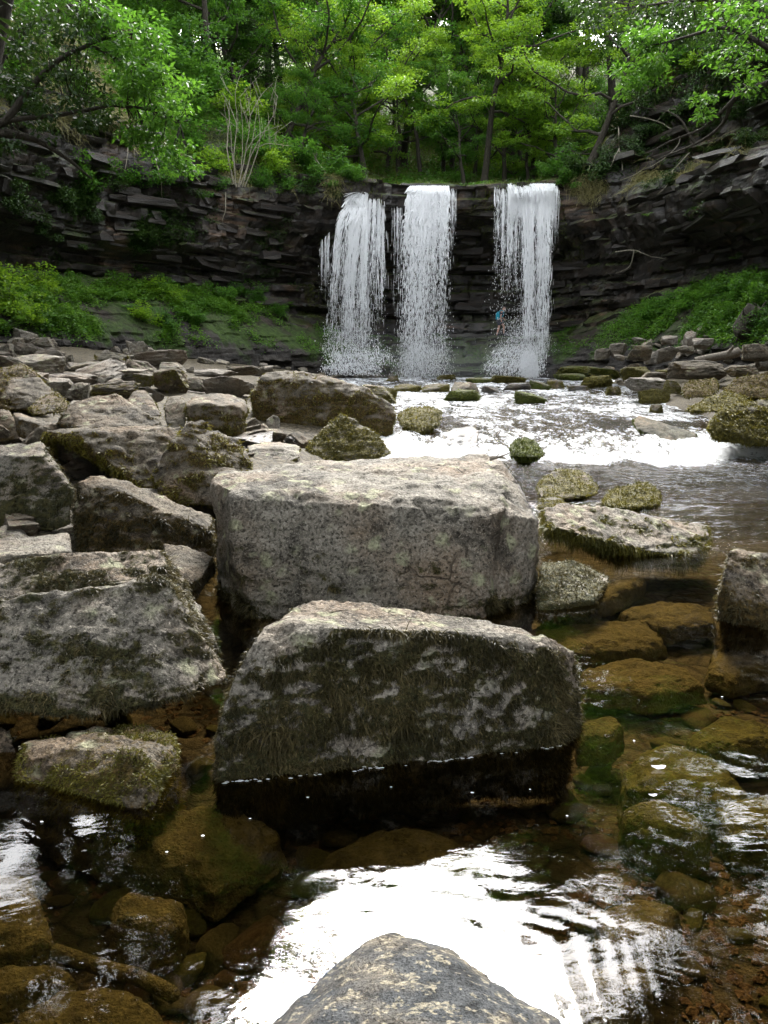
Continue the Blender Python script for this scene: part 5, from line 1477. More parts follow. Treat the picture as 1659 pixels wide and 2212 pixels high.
def px_rock(label, u0, u1, v0, v1, Y=None, mat='rock', bias=0.0, k=None, moss=None, deep=0.9, group=None, sink=0.12, rz=None):
    uc = (u0 + u1) / 2
    if Y is None:
        h = hit(uc, v1 - 0.1 * (v1 - v0))
        Y = h[1]
    k = int(gr.integers(12)) if k is None else k
    W = (u1 - u0) / FPX * Y
    bot, top = at(uc, v1, Y), at(uc, v0, Y + 0.25 * W)
    H = (top[2] - bot[2]) * (1 + sink)
    D = max(W * deep, H * 0.7)
    o = link('boulder', proto_mesh(k, bias))
    o.location = (bot[0], Y + D * 0.30, top[2] - H / 2)
    a = gr.normal(0, 0.12) + (math.pi if gr.uniform() < .5 else 0) if rz is None else rz
    o.rotation_euler = (gr.normal(0, .04), gr.normal(0, .05), a)
    o.scale = (W * 1.02, D, H)
    o.material_slots[0].link = 'OBJECT'; o.material_slots[0].material = M[mat]
    tag(o, label, 'boulder', group)
    if moss:
        c = link('moss', tuft_mesh(k, bias, moss), o)
        c['kind'] = 'stuff'
    return o
GL = 'boulders of the left rock field'
for lb, u0, u1, v0, v1, Y, mat, b in [
    ('mossy rock behind the dark capped boulder, dark seam across it', 197, 292, 823, 852, 14.5, 'rock_brown', 0.25),
    ('wide blocky grey brown rock in the middle distance of the left field', 203, 316, 795, 838, 18, 'rock', 0.1),
    ('square dark block standing upright in the left field near the pale mossed rock', 328, 401, 797, 849, 17.2, 'rock_brown', 0.2),
    ('pointed grey rock beside the square dark block', 398, 447, 815, 844, 18, 'rock', 0.15),
    ('pale rounded rock with an orange moss stain left of the huge brown block', 440, 537, 811, 862, 17.6, 'rock_far', 0.05),
    ('flat mossy rock on the water edge right of the huge brown block', 775, 856, 833, 866, 17.2, 'rock_mossy', 0.4),
    ('long low pale slab group behind the large dark boulder at left', 17, 123, 765, 812, 17.5, 'rock', 0.05),
    ('pale flat slab lying in the rubble of the left field', 100, 198, 806, 831, 16.5, 'rock_far', -0.1),
    ('pitted grey rock in front of the pale flat slab', 98, 156, 823, 858, 15, 'rock', 0.0),
    ('small square grey rock behind the dark capped boulder', 152, 190, 826, 862, 14, 'rock', 0.05),
    ('long dark grey rock in the left rubble below the dark bank', 146, 220, 787, 811, 22, 'rock', 0.0),
    ('greenish hump rock in the rubble under the green bank', 207, 270, 761, 794, 25, 'rock_mossy', 0.2),
    ('dark crag at the foot of the green bank, left middle', 278, 318, 738, 768, 27, 'rock', 0.05),
    ('broad pale rock at the top of the left rubble', 292, 394, 758, 794, 24, 'rock_far', -0.1),
    ('low flat grey rock below the broad pale rock', 335, 398, 783, 802, 22, 'rock', -0.05),
    ('grey boulder at the left edge under the ferns', -6, 27, 742, 768, 22, 'rock', 0.0),
    ('dark pointed rock under the ferns at left', 22, 48, 729, 765, 23, 'rock', 0.0),
    ('dark slanting rock right of the pointed one under the ferns', 48, 82, 748, 776, 22, 'rock', 0.05),
    ('dark block half under the ferns and grass at left', 66, 112, 729, 752, 26, 'rock', 0.05),
    ('pale slanted stone in the rubble right of the left bank', 98, 132, 762, 783, 22, 'rock_far', -0.1),
    ('grey stone at the left edge in the upper rubble', -5, 15, 765, 786, 20, 'rock', 0.0),
    ('grey stone with a mossy face just left of the square dark block', 290, 332, 806, 834, 17.5, 'rock_mossy', 0.2),
    ('low wedge stone between the pale rounded rock and huge brown block', 505, 548, 826, 850, 18.5, 'rock', 0.05),
    ('flat slab in the rubble above the pale rounded rock', 420, 500, 797, 814, 21, 'rock_far', -0.1),
    ('thin slab in the rubble right of the flat slab', 490, 560, 793, 808, 23, 'rock', 0.0),
    ('tiny pale rock in front of the pale rounded rock', 330, 352, 846, 868, 14.2, 'rock_far', -0.1)]:
    px_rock(lb, u0, u1, v0, v1, Y, mat, b, group=GL, moss='moss_gold' if b > 0.19 else None)
def water_depth(u, v):
    ys = np.linspace(12, 46, 400)
    d = ray(u, v)
    z = CAM_H + d[2] * ys / d[1]
    w = rapids_z(d[0] * ys / d[1], ys) + 0.03
    k = np.nonzero(z < w)[0]
    return float(ys[k[0]]) if len(k) else 44.0
GR = 'mossy stones standing in the rapids'
for lb, u0, u1, v0, v1, Y, mat, b in [
    ('low moss topped stone in the rapids left of centre, below the middle fall', 853, 908, 829, 845, 26, 'rock_mossy', 0.5),
    ('flat mossy stone in the rapids right of the low moss topped one', 912, 972, 828, 847, 26, 'rock_mossy', 0.4),
    ('grey rounded stone with a mossy flank below the middle fall', 976, 1044, 825, 853, 25, 'rock_mossy', 0.15),
    ('long green moss backed stone just below the grey rounded stone', 958, 1038, 841, 866, 21.5, 'rock_green', 0.55),
    ('lone green mossy stone in the middle of the rapids', 1116, 1177, 847, 872, 20.5, 'rock_green', 0.6),
    ('dark mossy stone below the right fall, left of a pair', 1146, 1188, 823, 842, 27, 'rock_green', 0.4),
    ('dark mossy stone below the right fall, right of a pair', 1184, 1218, 820, 840, 27.5, 'rock_mossy', 0.35),
    ('flat dark wet stone awash left of the pair below the right fall', 1085, 1149, 827, 842, 27, 'rock_wet', 0.15),
    ('humped mossy stone at the foot of the right fall', 1064, 1140, 812, 827, 36, 'rock_mossy', 0.5),
    ('low green stone between middle and right fall', 1011, 1058, 815, 827, 33, 'rock_green', 0.5),
    ('mossy stone at the foot of the middle fall', 944, 985, 809, 820, 40, 'rock_mossy', 0.4),
    ('row of low pale stones under the middle fall, left one', 829, 862, 812, 823, 36, 'rock_mossy', 0.2),
    ('mossy round stone touching the huge brown block on the right', 827, 856, 838, 866, 19.5, 'rock_mossy', 0.5),
    ('small dark stone awash in the middle of the rapids', 1043, 1078, 835, 848, 24, 'rock_wet', 0.1),
    ('mossy mound where the rapids meet the right bank', 1252, 1326, 812, 838, 29, 'rock_mossy', 0.6),
    ('low green ledge stone right of the right fall', 1205, 1262, 806, 822, 38, 'rock_green', 0.5),
    ('dark wet flat stone right of the pair', 1226, 1272, 832, 845, 25, 'rock_wet', 0.2),
    ('small pointed mossy stone near the right bank', 1309, 1344, 835, 853, 23, 'rock_mossy', 0.4),
    ('dome of yellow moss in the water by the right bank', 1387, 1451, 839, 873, 18.8, 'rock_mossy', 0.65),
    ('small mossy stone below the dome of yellow moss', 1405, 1435, 873, 892, 16.8, 'rock_mossy', 0.4)]:
    Y = water_depth((u0 + u1) / 2, v1 - 0.12 * (v1 - v0))
    px_rock(lb, u0, u1, v0, v1, Y, mat, b, group=GR, moss='moss_green' if mat == 'rock_green' else ('moss_gold' if b > .19 else None), sink=0.9)
GB = 'rocks of the right bank'
for lb, u0, u1, v0, v1, Y, mat, b in [
    ('flat white topped rock with a dark front on the right shore', 1358, 1440, 815, 843, 24, 'rock_far', 0.1),
    ('purple brown dome behind the flat white topped rock', 1382, 1438, 803, 824, 26, 'rock_brown', 0.1),
    ('bright yellow mossed rock on the right shore, the larger', 1350, 1404, 792, 819, 28, 'rock_mossy', 0.6),
    ('bright yellow mossed rock on the right shore, the smaller', 1421, 1461, 799, 814, 26, 'rock_mossy', 0.7),
    ('big brown angular rock on the right bank', 1457, 1575, 778, 818, 24, 'rock_brown', 0.1),
    ('brown rock with a yellow cap left of the big angular one', 1455, 1500, 788, 806, 25, 'rock_mossy', 0.45),
    ('dark brown rock at the right, under the small bush', 1572, 1640, 788, 815, 22, 'rock_brown', 0.2),
    ('pale brown rock cut by the right edge', 1638, 1690, 772, 800, 23, 'rock', 0.0),
    ('small rock between the brown mossed slabs', 1440, 1478, 822, 848, 21, 'rock_mossy', 0.4),
    ('low mossy rock on the shore below the path', 1270, 1345, 795, 815, 34, 'rock_green', 0.5),
    ('mossy ledge stone on the shore nearest the right fall', 1215, 1290, 790, 812, 40, 'rock_green', 0.5),
    ('long pale slanted slab in the right rubble', 1415, 1470, 749, 781, 29, 'rock_far', -0.2),
    ('pale tilted stone in the right rubble, upper', 1431, 1466, 724, 743, 31, 'rock_far', -0.2),
    ('pale upright stone leaning in the right rubble', 1478, 1505, 715, 753, 29, 'rock_far', -0.2),
    ('mossy cornered rock in the right rubble', 1358, 1409, 746, 776, 31, 'rock_mossy', 0.15),
    ('pale stone at the left end of the right rubble', 1287, 1322, 752, 776, 34, 'rock_far', -0.2),
    ('greenish pale stone in the right rubble beside the path', 1318, 1356, 741, 770, 34, 'rock_far', 0.05),
    ('flat light stone resting on the path edge', 1326, 1350, 765, 778, 33, 'rock_far', -0.2),
    ('pale brown stone under the bank at right', 1500, 1545, 730, 752, 28, 'rock_far', -0.1),
    ('grey brown stone under the bank at right, lower', 1462, 1500, 745, 762, 28, 'rock', -0.1),
    ('dark red brown stone at the right edge', 1610, 1665, 742, 778, 23, 'rock_brown', 0.0)]:
    px_rock(lb, u0, u1, v0, v1, Y, mat, b, group=GB, moss='moss_gold' if b > 0.3 else None)
# rubble nobody would tell one from the next
def rubble(n, poly, label, group, size, mats, seed):
    g = np.random.default_rng(seed)
    poly = np.array(poly, float)
    lo, hi = poly.min(0), poly.max(0)
    made = 0
    while made < n:
        u, v = g.uniform(lo, hi)
        ins, j = False, len(poly) - 1
        for i in range(len(poly)):
            if (poly[i, 1] > v) != (poly[j, 1] > v) and u < (poly[j, 0] - poly[i, 0]) * (v - poly[i, 1]) / (poly[j, 1] - poly[i, 1]) + poly[i, 0]: ins = not ins
            j = i
        if not ins: continue
        h = hit(u, v)
        if h is None: continue
        s = size * g.lognormal(0, 0.4)
        o = link('rubble_stone', proto_mesh(int(g.integers(12)), 0.0))
        o.location = h + np.array((0, 0, 0.12 * s))
        o.rotation_euler = (g.normal(0, .25), g.normal(0, .25), g.uniform(0, 6.28))
        o.scale = (s * g.uniform(.9, 1.5), s * g.uniform(.7, 1.1), s * g.uniform(.35, .75))
        o.material_slots[0].link = 'OBJECT'; o.material_slots[0].material = M[mats[int(g.integers(len(mats)))]]
        tag(o, label, 'stone', group)
        made += 1
rubble(52, [(90, 770), (280, 755), (420, 770), (560, 800), (560, 815), (330, 830), (120, 850), (0, 800)], 'loose grey stone in the rubble slope between the left bank and the boulders', 'loose rubble of the left field', 0.42, ['rock_far', 'rock', 'rock_far'], 5)
rubble(30, [(0, 735), (110, 730), (150, 775), (0, 800)], 'loose grey stone under the ferns at the left edge', 'rubble under the left ferns', 0.40, ['rock', 'rock_far'], 6)
rubble(32, [(560, 790), (700, 800), (850, 808), (850, 826), (700, 815), (560, 812)], 'small stone on the shingle at the foot of the left fall', 'shingle stones by the left fall', 0.34, ['rock_far', 'rock_mossy', 'rock'], 7)
rubble(42, [(1280, 748), (1400, 740), (1530, 715), (1560, 760), (1400, 780), (1290, 778)], 'loose pale stone in the rubble at the foot of the right bank', 'loose rubble of the right bank', 0.34, ['rock_far', 'rock_far', 'rock'], 8)
rubble(34, [(1230, 800), (1400, 790), (1659, 775), (1659, 812), (1480, 850), (1330, 835)], 'small mossy stone between the larger rocks of the right shore', 'small stones of the right shore', 0.36, ['rock_mossy', 'rock_brown', 'rock'], 9)
rubble(24, [(100, 830), (330, 840), (400, 850), (540, 850), (540, 870), (250, 900), (120, 900)], 'small stone filling a gap between the left boulders', 'small stones between the left boulders', 0.32, ['rock', 'rock_far'], 10)

rubble(46, [(0, 940), (120, 925), (240, 1000), (330, 1100), (160, 1190), (0, 1200)], 'small stone in the shadowed gaps between the big left rocks', 'small stones between the big left rocks', 0.22, ['rock', 'rock_brown'], 11)
rubble(16, [(440, 925), (560, 935), (660, 950), (640, 975), (540, 1000), (500, 960)], 'dark stone in the dark gap before the huge brown block', 'stones before the huge brown block', 0.34, ['rock_wet', 'rock_brown'], 12)  # dark stone colours stand in for the shade of the gap
rubble(22, [(60, 930), (250, 930), (300, 1010), (200, 1040), (100, 1010)], 'dark stone in the hollow under the gabled boulder', 'stones under the gabled boulder', 0.36, ['rock_brown', 'rock_wet'], 13)  # dark colours deepen the shade of the hollow
# dark root wad and pale log on the right bank
h = hit(1622, 730)
t = thing('tree_stump', 'dark upturned root plate hollow in the green bank at the right edge', 'stump', tuple(h))
g_ = np.random.default_rng(3)
a = Acc()
for k in range(16):
    d = np.array((g_.normal(0, .6), -0.5, g_.uniform(-.2, 1.0)))
    p, _ = wander((g_.normal(0, .15), 0.1, .25 + g_.uniform(0, .5)), d, g_.uniform(.5, 1.0), 6, g_, .35)
    a.tube(p, np.linspace(.09, .02, 7), 5)
link('root', a.build('root', M['bark']), t)
v, q, n = shape_rock([np.random.default_rng(4).normal(0, 1, (30, 3)) * np.array((.38, .25, .35)) + np.array((0, .2, .5))], 0.05, 9, 0.8)
link('root_plate', make_mesh('root_plate', v, q, None, M['bark']), t)
M['log_wood'] = plain('weathered_log', (0.10, 0.085, 0.07), (0.26, 0.23, 0.19), 5, 0.85, 0.6, 0.03, 0.2, (4, 1, 4))
stick('fallen_log', 'pale weathered log lying on the rubble of the right bank', 'log', [([(1502, 779, 26.0), (1530, 774, 26.0), (1562, 768, 26.2), (1592, 760, 26.4)], .10, .17), ([(1562, 768, 26.2), (1578, 756, 26.1), (1584, 748, 26.0)], .08, .03)], 'log_wood')
# bits lying on the largest block
stick('wood_chip', 'dark splintered wood lying on the far right corner of the largest block', 'wood', [([(1062, 992, 6.0), (1078, 988, 6.0), (1090, 990, 6.02)], .012, .006), ([(1078, 988, 6.0), (1090, 983, 6.0), (1100, 978, 6.0)], .009, .003), ([(1070, 990, 6.0), (1076, 984, 6.0), (1080, 980, 6.0)], .006, .002)], 'log_wood')

# ---------------------------------------------------------------- under the brown water
def slab(label, poly, z, th, mat, seed, group=None, name='submerged_slab', cat='stone'):
    z = z - 0.015
    g = np.random.default_rng(seed + 1000)
    top = np.array([on(u, v, z) for u, v in poly])
    top[:, 2] += g.normal(0, 0.012, len(top))
    c = top.mean(0)
    edge = (top + np.roll(top, -1, 0)) / 2
    edge = c + (edge - c) * g.uniform(0.96, 1.10, (len(edge), 1)) - np.array((0, 0, 0.03))
    core = c + (top - c) * 0.72 + np.array((0, 0, 0.022))
    bot = c + (top - c) * 1.10 - np.array((0, 0, th))
    top = np.concatenate([top - np.array((0, 0, 0.014)), edge, core])
    size = float(np.linalg.norm(top.max(0) - top.min(0)) / 2)
    v, q, n = shape_rock([np.concatenate([top, bot])], max(0.009, size / 36), seed, size, sm=3, big=0.05, mid=0.035, fine=0.012)
    m = make_mesh(name, v - c, q, None, M[mat], True)
    return tag(link(name, m, None, c), label, cat, group)
slab('big flat ochre slab under water in front of the low mossy block', [(78, 1770), (170, 1738), (360, 1745), (530, 1745), (612, 1780), (520, 1850), (455, 1895), (300, 1835), (150, 1800)], -0.14, 0.16, 'slab_olive', 1)
slab('pointed ochre slab under water in front of the hanging moss boulder', [(680, 1868), (770, 1785), (880, 1790), (960, 1800), (1095, 1862), (1040, 1880), (900, 1900), (720, 1885)], -0.16, 0.16, 'slab_olive', 2)
slab('broad greenish slab under water at the right', [(1345, 1660), (1400, 1610), (1460, 1590), (1560, 1640), (1620, 1700), (1570, 1740), (1440, 1712), (1350, 1705)], -0.18, 0.18, 'slab_green', 3)
slab('flat olive slab under water at the right edge', [(1480, 1590), (1560, 1545), (1660, 1560), (1680, 1600), (1590, 1625), (1500, 1620)], -0.16, 0.14, 'slab_green', 4)
slab('smooth egg shaped stone under water at the right', [(1345, 1735), (1420, 1720), (1500, 1750), (1535, 1790), (1500, 1815), (1410, 1800), (1350, 1765)], -0.16, 0.16, 'slab_green', 5)
slab('dark stone under water at the right edge below the broad slab', [(1540, 1745), (1659, 1700), (1700, 1760), (1690, 1820), (1580, 1800)], -0.2, 0.14, 'slab_green', 6)
slab('brown square slab under water at the lower right', [(1290, 1955), (1385, 1935), (1475, 1955), (1440, 2050), (1330, 2060), (1290, 2010)], -0.2, 0.14, 'slab_olive', 7)
slab('long brown stone under water in the right foreground', [(1150, 2125), (1290, 2090), (1400, 2080), (1410, 2150), (1290, 2230), (1180, 2200)], -0.2, 0.14, 'slab_olive', 8)
slab('square stone under water at the lower left', [(240, 1955), (265, 1935), (400, 1948), (395, 1990), (350, 2022), (235, 2015)], -0.16, 0.14, 'slab_olive', 9)
slab('huge rounded stone under water in the bottom left corner', [(40, 2170), (120, 2140), (220, 2120), (300, 2130), (350, 2180), (360, 2260), (60, 2290), (-20, 2230)], -0.12, 0.2, 'slab_olive', 10)
slab('long flat dark stone under water at the left edge', [(-40, 1870), (70, 1890), (110, 1980), (105, 2030), (-40, 2060)], -0.2, 0.12, 'slab_olive', 11)
slab('dark stone under water at the left edge above the huge rounded one', [(-30, 2090), (80, 2085), (160, 2100), (170, 2130), (40, 2165), (-30, 2180)], -0.2, 0.12, 'slab_olive', 12)
slab('ochre slab under water right of the small mossy stone at the waterline', [(1250, 1275), (1330, 1250), (1395, 1245), (1380, 1265), (1290, 1305), (1240, 1300)], -0.12, 0.14, 'slab_olive', 13)
slab('wide tawny slab under water right of the largest block', [(1150, 1345), (1290, 1330), (1400, 1340), (1435, 1375), (1350, 1400), (1200, 1400), (1120, 1375)], -0.14, 0.14, 'slab_olive', 14)
slab('tawny slab under water in the middle of the brown pool', [(1340, 1310), (1440, 1295), (1535, 1310), (1545, 1345), (1450, 1352), (1370, 1335)], -0.16, 0.12, 'slab_olive', 15)
slab('dim brown slab under water right of the hanging moss boulder', [(1255, 1440), (1350, 1425), (1480, 1440), (1520, 1480), (1400, 1500), (1270, 1480)], -0.18, 0.12, 'slab_olive', 16)
slab('dim brown stone under water at the right edge of the pool', [(1540, 1400), (1660, 1395), (1680, 1440), (1590, 1470), (1530, 1450)], -0.2, 0.12, 'slab_olive', 17)
slab('brown stone under water at the right corner of the hanging moss boulder', [(1245, 1570), (1330, 1550), (1350, 1580), (1320, 1605), (1250, 1600)], -0.14, 0.12, 'slab_olive', 18)
# cobbles
COB = []
for s in range(5):
    g = np.random.default_rng(820 + s)
    d = g.normal(size=(26, 3)); d /= np.linalg.norm(d, axis=1)[:, None]
    v, q, n = shape_rock([d * np.array((.5, .4, .28)) * g.uniform(.85, 1.1, (26, 1))], 0.05, 820 + s, 0.7, sm=3, big=0.02, mid=0.012, fine=0.006)
    COB.append(make_mesh('cobble', v, q, None, M['slab_olive'], True))
def cobble(x, y, s, g, label, group, top=None):
    z = float(ground_z(np.array([x]), np.array([y]))[0])
    o = link('cobble', COB[int(g.integers(5))])
    o.location = (x, y, z + s * 0.12)
    o.rotation_euler = (g.normal(0, .2), g.normal(0, .2), g.uniform(0, 6.28))
    o.scale = (s * g.uniform(.9, 1.4), s * g.uniform(.8, 1.2), s * g.uniform(.7, 1.2))
    o.material_slots[0].link = 'OBJECT'
    o.material_slots[0].material = M[['slab_olive', 'slab_green', 'slab_red'][int(g.choice(3, p=(.55, .25, .20)))]]
    return tag(o, label, 'stone', group)
gc = np.random.default_rng(31)
for lb, u, v, w in [('red brown round cobble under water left of the square stone', 130, 1960, 62), ('russet cobble under water at the tip of the big ochre slab', 125, 1860, 50), ('large tan cobble under water below the big ochre slab', 270, 1880, 120), ('yellow green cobble under water below the big ochre slab', 228, 1840, 60),
                    ('round brown cobble under water right of the square stone', 390, 2010, 110), ('dark cobble under water touching the round brown one', 300, 2040, 90), ('wide grey olive cobble under water by the square stone', 465, 1970, 130), ('small olive cobble under water, right of the wide grey one', 485, 2020, 60),
                    ('olive cobble under water at the edge of the white reflection', 455, 2075, 110), ('angular brown cobble under water under the pointed slab', 640, 1945, 90), ('amber cobble under water under the pointed slab', 760, 1950, 90), ('olive long cobble under water left of the white reflection', 560, 1960, 150),
                    ('brown cobble under water near the egg shaped stone', 1300, 1755, 80), ('mossy round cobble under water by the right corner of the boulder', 1305, 1640, 50), ('olive cobble under water left of the broad slab', 1240, 1690, 100), ('dark brown cobble under water beyond the white reflection', 960, 1925, 110),
                    ('yellowish cobble under water right of the white reflection', 1300, 2050, 70), ('olive cobble under water below the egg shaped stone', 1480, 1860, 120), ('tan cobble under water by the brown square slab', 1250, 2010, 90)]:
    p = on(u, v, -0.2)
    cobble(p[0], p[1], w / FPX * p[1] * 1.1 * 1.15, gc, lb, None)
for k in range(280):
    while True:
        y = gc.uniform(1.35, 4.8); x = gc.uniform(-0.55 * y - .2, 0.55 * y + .2)
        if gc.uniform() < 1.0 / (0.4 + 0.3 * y): break
    cobble(x, y, gc.uniform(.05, .17) * (0.8 + 0.12 * y), gc, 'brown cobble among many on the bed of the clear brown pool', 'cobbles on the river bed')
# gravel
def gravel():
    n = 5200
    g = np.random.default_rng(44)
    y = 1.4 + 3.4 * g.uniform(0, 1, n) ** 1.3
    x = g.uniform(-.55, .55, n) * y
    keep = fbm(np.stack([x * 1.2, y * 1.2, 0 * x], -1), 3, 46) > -0.12
    x, y = x[keep], y[keep]
    n = len(x)
    z = ground_z(x, y) + 0.05 * fbm(np.stack([x, y, 0 * x], -1) * 2.2, 4, 81)
    o8 = np.array([(1, 0, 0), (-1, 0, 0), (0, 1, 0), (0, -1, 0), (0, 0, 1), (0, 0, -1)], float)
    s = g.uniform(.008, .03, (n, 1, 1)) * g.uniform(.6, 1.3, (n, 1, 3))
    V = (o8[None] * s * np.array((1, 1, .45)) + g.normal(0, .002, (n, 6, 3)))
    a = g.uniform(0, 6.28, n)
    ca, sa = np.cos(a)[:, None], np.sin(a)[:, None]
    V = np.stack([V[..., 0] * ca - V[..., 1] * sa, V[..., 0] * sa + V[..., 1] * ca, V[..., 2]], -1) + np.stack([x, y, z + .005], -1)[:, None]
    f = np.array([(4, 0, 2), (4, 2, 1), (4, 1, 3), (4, 3, 0), (5, 2, 0), (5, 1, 2), (5, 3, 1), (5, 0, 3)])
    T = (f[None] + (np.arange(n) * 6)[:, None, None]).reshape(-1, 3)
    return make_mesh('gravel', V.reshape(-1, 3), None, T, M['slab_red'], False)
tag(link('gravel', gravel()), kind='stuff')
# sunken sticks
for lb, l in [('sunken brown stick lying across the cobbles at lower left', [(118, 2055), (220, 2090), (300, 2110)]), ('second sunken stick continuing below the first', [(290, 2108), (340, 2130), (375, 2150)])]:
    P = np.array([on(u, v, -0.20) for u, v in l])
    a = Acc(); a.tube(catmull(P, 4), .022, 6)
    tag(link('sunken_stick', a.build('sunken_stick', M['slab_olive'], shift=P[0]), None, P[0]), lb, 'stick')
# ---------------------------------------------------------------- falling water
def fall_material():
    t = NT('falling_water')
    d = t.principled((0.95, 0.96, 0.97), 0.22, None, 0.9)
    tr = t.node('BsdfTranslucent', {'Color': (0.94, 0.95, 0.96, 1)}).outputs[0]
    return t.done(t.node('MixShader', {0: 0.4, 1: d, 2: tr}).outputs[0])
M['fall'] = fall_material()
def spindles(P0, D, L, W, g, rings=5, wob=0.32):
    """tapered three sided streaks of water"""
    n = len(P0)
    s = np.linspace(0, 1, rings)
    prof_ = np.sin(math.pi * np.clip(s * 0.9 + 0.06, 0, 1)) ** 0.7
    th = np.arange(3) / 3 * 6.283
    a0 = g.uniform(0, 6.28, n)
    V = np.zeros((n, rings, 3, 3))
    off = np.zeros((n, 2))
    for r in range(rings):
        c = P0 + D * (L * s[r])[:, None]
        off = off + g.normal(0, wob, (n, 2)) * W[:, None]
        w = W * prof_[r]
        for k in range(3):
            V[:, r, k, 0] = c[:, 0] + off[:, 0] + w * np.cos(a0 + th[k])
            V[:, r, k, 1] = c[:, 1] + off[:, 1] + w * np.sin(a0 + th[k])
            V[:, r, k, 2] = c[:, 2]
    q = []
    for r in range(rings - 1):
        for k in range(3):
            q.append((r * 3 + k, r * 3 + (k + 1) % 3, r * 3 + 3 + (k + 1) % 3, r * 3 + 3 + k))
    q = np.array(q)
    Q = (q[None] + (np.arange(n) * rings * 3)[:, None, None]).reshape(-1, 4)
    return V.reshape(-1, 3), Q
def band(top, bot, n, seed, dens=None, f0=0.0, f1=1.0, L=(0.18, 1.25), W=(0.006, 0.021), spread=0.10, beta=(1, 1), clusters=0, fine=0.5, zj=0.0):
    """streaks between a lip segment and a landing segment: top/bot = (u0, v0, u1, v1, Y)"""
    g = np.random.default_rng(seed)
    s = g.beta(*beta, n)
    if clusters:
        cs = g.uniform(0, 1, clusters)
        pick = g.integers(0, clusters, n)
        near = g.uniform(0, 1, n) < 0.75
        s = np.where(near, np.clip(cs[pick] + g.normal(0, 0.012, n), 0, 1), s)
    f = f0 + (f1 - f0) * (g.uniform(0, 1, n) if dens is None else g.beta(*dens, n))
    T0, T1 = at(top[0], top[1], top[4]), at(top[2], top[3], top[4])
    C0, C1 = at(bot[0], bot[1], bot[4]), at(bot[2], bot[3], bot[4])
    T = T0 + (T1 - T0) * s[:, None]
    s2 = np.clip(s + g.normal(0, .02, n), -.05, 1.05)
    C = C0 + (C1 - C0) * s2[:, None]
    r = np.sqrt(f)
    P = np.empty((n, 3))
    P[:, 0] = T[:, 0] + (C[:, 0] - T[:, 0]) * r + g.normal(0, 1, n) * spread * (0.15 + f)
    P[:, 1] = T[:, 1] + (C[:, 1] - T[:, 1]) * r + g.normal(0, 1, n) * spread * (0.2 + f)
    P[:, 2] = T[:, 2] + (C[:, 2] - T[:, 2]) * f + 0.05 + np.abs(g.normal(0, 1, n)) * zj * g.uniform(0, 1, n)
    sl = 0.5 / np.maximum(r, .12)
    D = np.stack([(C[:, 0] - T[:, 0]) * sl, (C[:, 1] - T[:, 1]) * sl, C[:, 2] - T[:, 2]], 1)
    D = D / np.linalg.norm(D, axis=1)[:, None]
    k = g.uniform(0, 1, n) ** 2
    drop_ = g.uniform(0, 1, n) < fine * (0.15 + f)
    Ls = np.where(drop_, g.uniform(.03, .09, n), (L[0] + (L[1] - L[0]) * k) * (1 - 0.5 * f))
    Ws = np.where(drop_, g.uniform(.006, .017, n), (W[0] + (W[1] - W[0]) * g.uniform(0, 1, n) ** 2) * (1 - 0.45 * f))
    return spindles(P, D, Ls, Ws, g)
def fall(label, parts):
    P0 = at(parts[0][1][0][0], parts[0][1][0][1], parts[0][1][0][4])
    t = thing('waterfall', label, 'waterfall', tuple(P0), 'falls over the rock lip')
    for name, *bands_ in parts:
        a = Acc()
        for b in bands_:
            kw = b[4] if len(b) > 4 else {}
            V, Q = band(b[0], b[1], b[2], b[3], **kw)
            a.add(V, Q)
        o = link(name, a.build(name, M['fall'], True, shift=P0), t)
        o['kind'] = 'stuff'
    return t
YL = 45.3
fall('left fall, spreading in many strands over a rounded mossy brow', [
    ['water_curtain',
     ((765, 418, 800, 416, YL), (742, 455, 792, 452, YL - .9), 900, 1, dict(spread=.03, W=(.012, .05))),
     ((742, 452, 790, 450, YL - .9), (708, 760, 762, 765, YL - 1.9), 3600, 2, dict(dens=(.9, 1.5), spread=.16, clusters=14)),
     ((770, 450, 795, 450, YL - .9), (738, 765, 790, 765, YL - 1.9), 2300, 3, dict(dens=(1, 1.2), spread=.14, clusters=6)),
     ((800, 420, 828, 416, YL), (770, 765, 835, 765, YL - 1.7), 1900, 4, dict(dens=(.9, 1.9), spread=.14, clusters=6)),
     ((818, 432, 830, 432, YL), (810, 700, 830, 700, YL - 1.0), 800, 5, dict(dens=(.8, 1.8), spread=.08, clusters=3, W=(.006, .016))),
     ((845, 440, 870, 430, YL), (845, 700, 868, 700, YL - .6), 350, 6, dict(dens=(.8, 1.8), spread=.05, clusters=5, W=(.005, .012))),
     ((690, 525, 715, 500, YL - .6), (690, 640, 712, 640, YL - .8), 320, 8, dict(dens=(.8, 1.8), spread=.05, clusters=4, W=(.005, .012)))],
    ['splash',
     ((690, 766, 850, 768, YL - 1.9), (688, 790, 850, 792, YL - 2.3), 1500, 11, dict(zj=.45, beta=(1.5, 1.5), spread=.12, L=(.06, .25), W=(.01, .035), fine=.4)),
     ((700, 788, 800, 790, YL - 2.2), (690, 812, 830, 814, YL - 2.8), 1900, 12, dict(zj=.45, beta=(1.5, 1.5), spread=.10, L=(.06, .25), W=(.012, .04), fine=.3)),
     ((700, 725, 800, 725, YL - 1.9), (690, 770, 830, 770, YL - 2.0), 1500, 13, dict(zj=.9, beta=(2, 2), spread=.25, L=(.03, .08), W=(.006, .014), fine=.9))]])
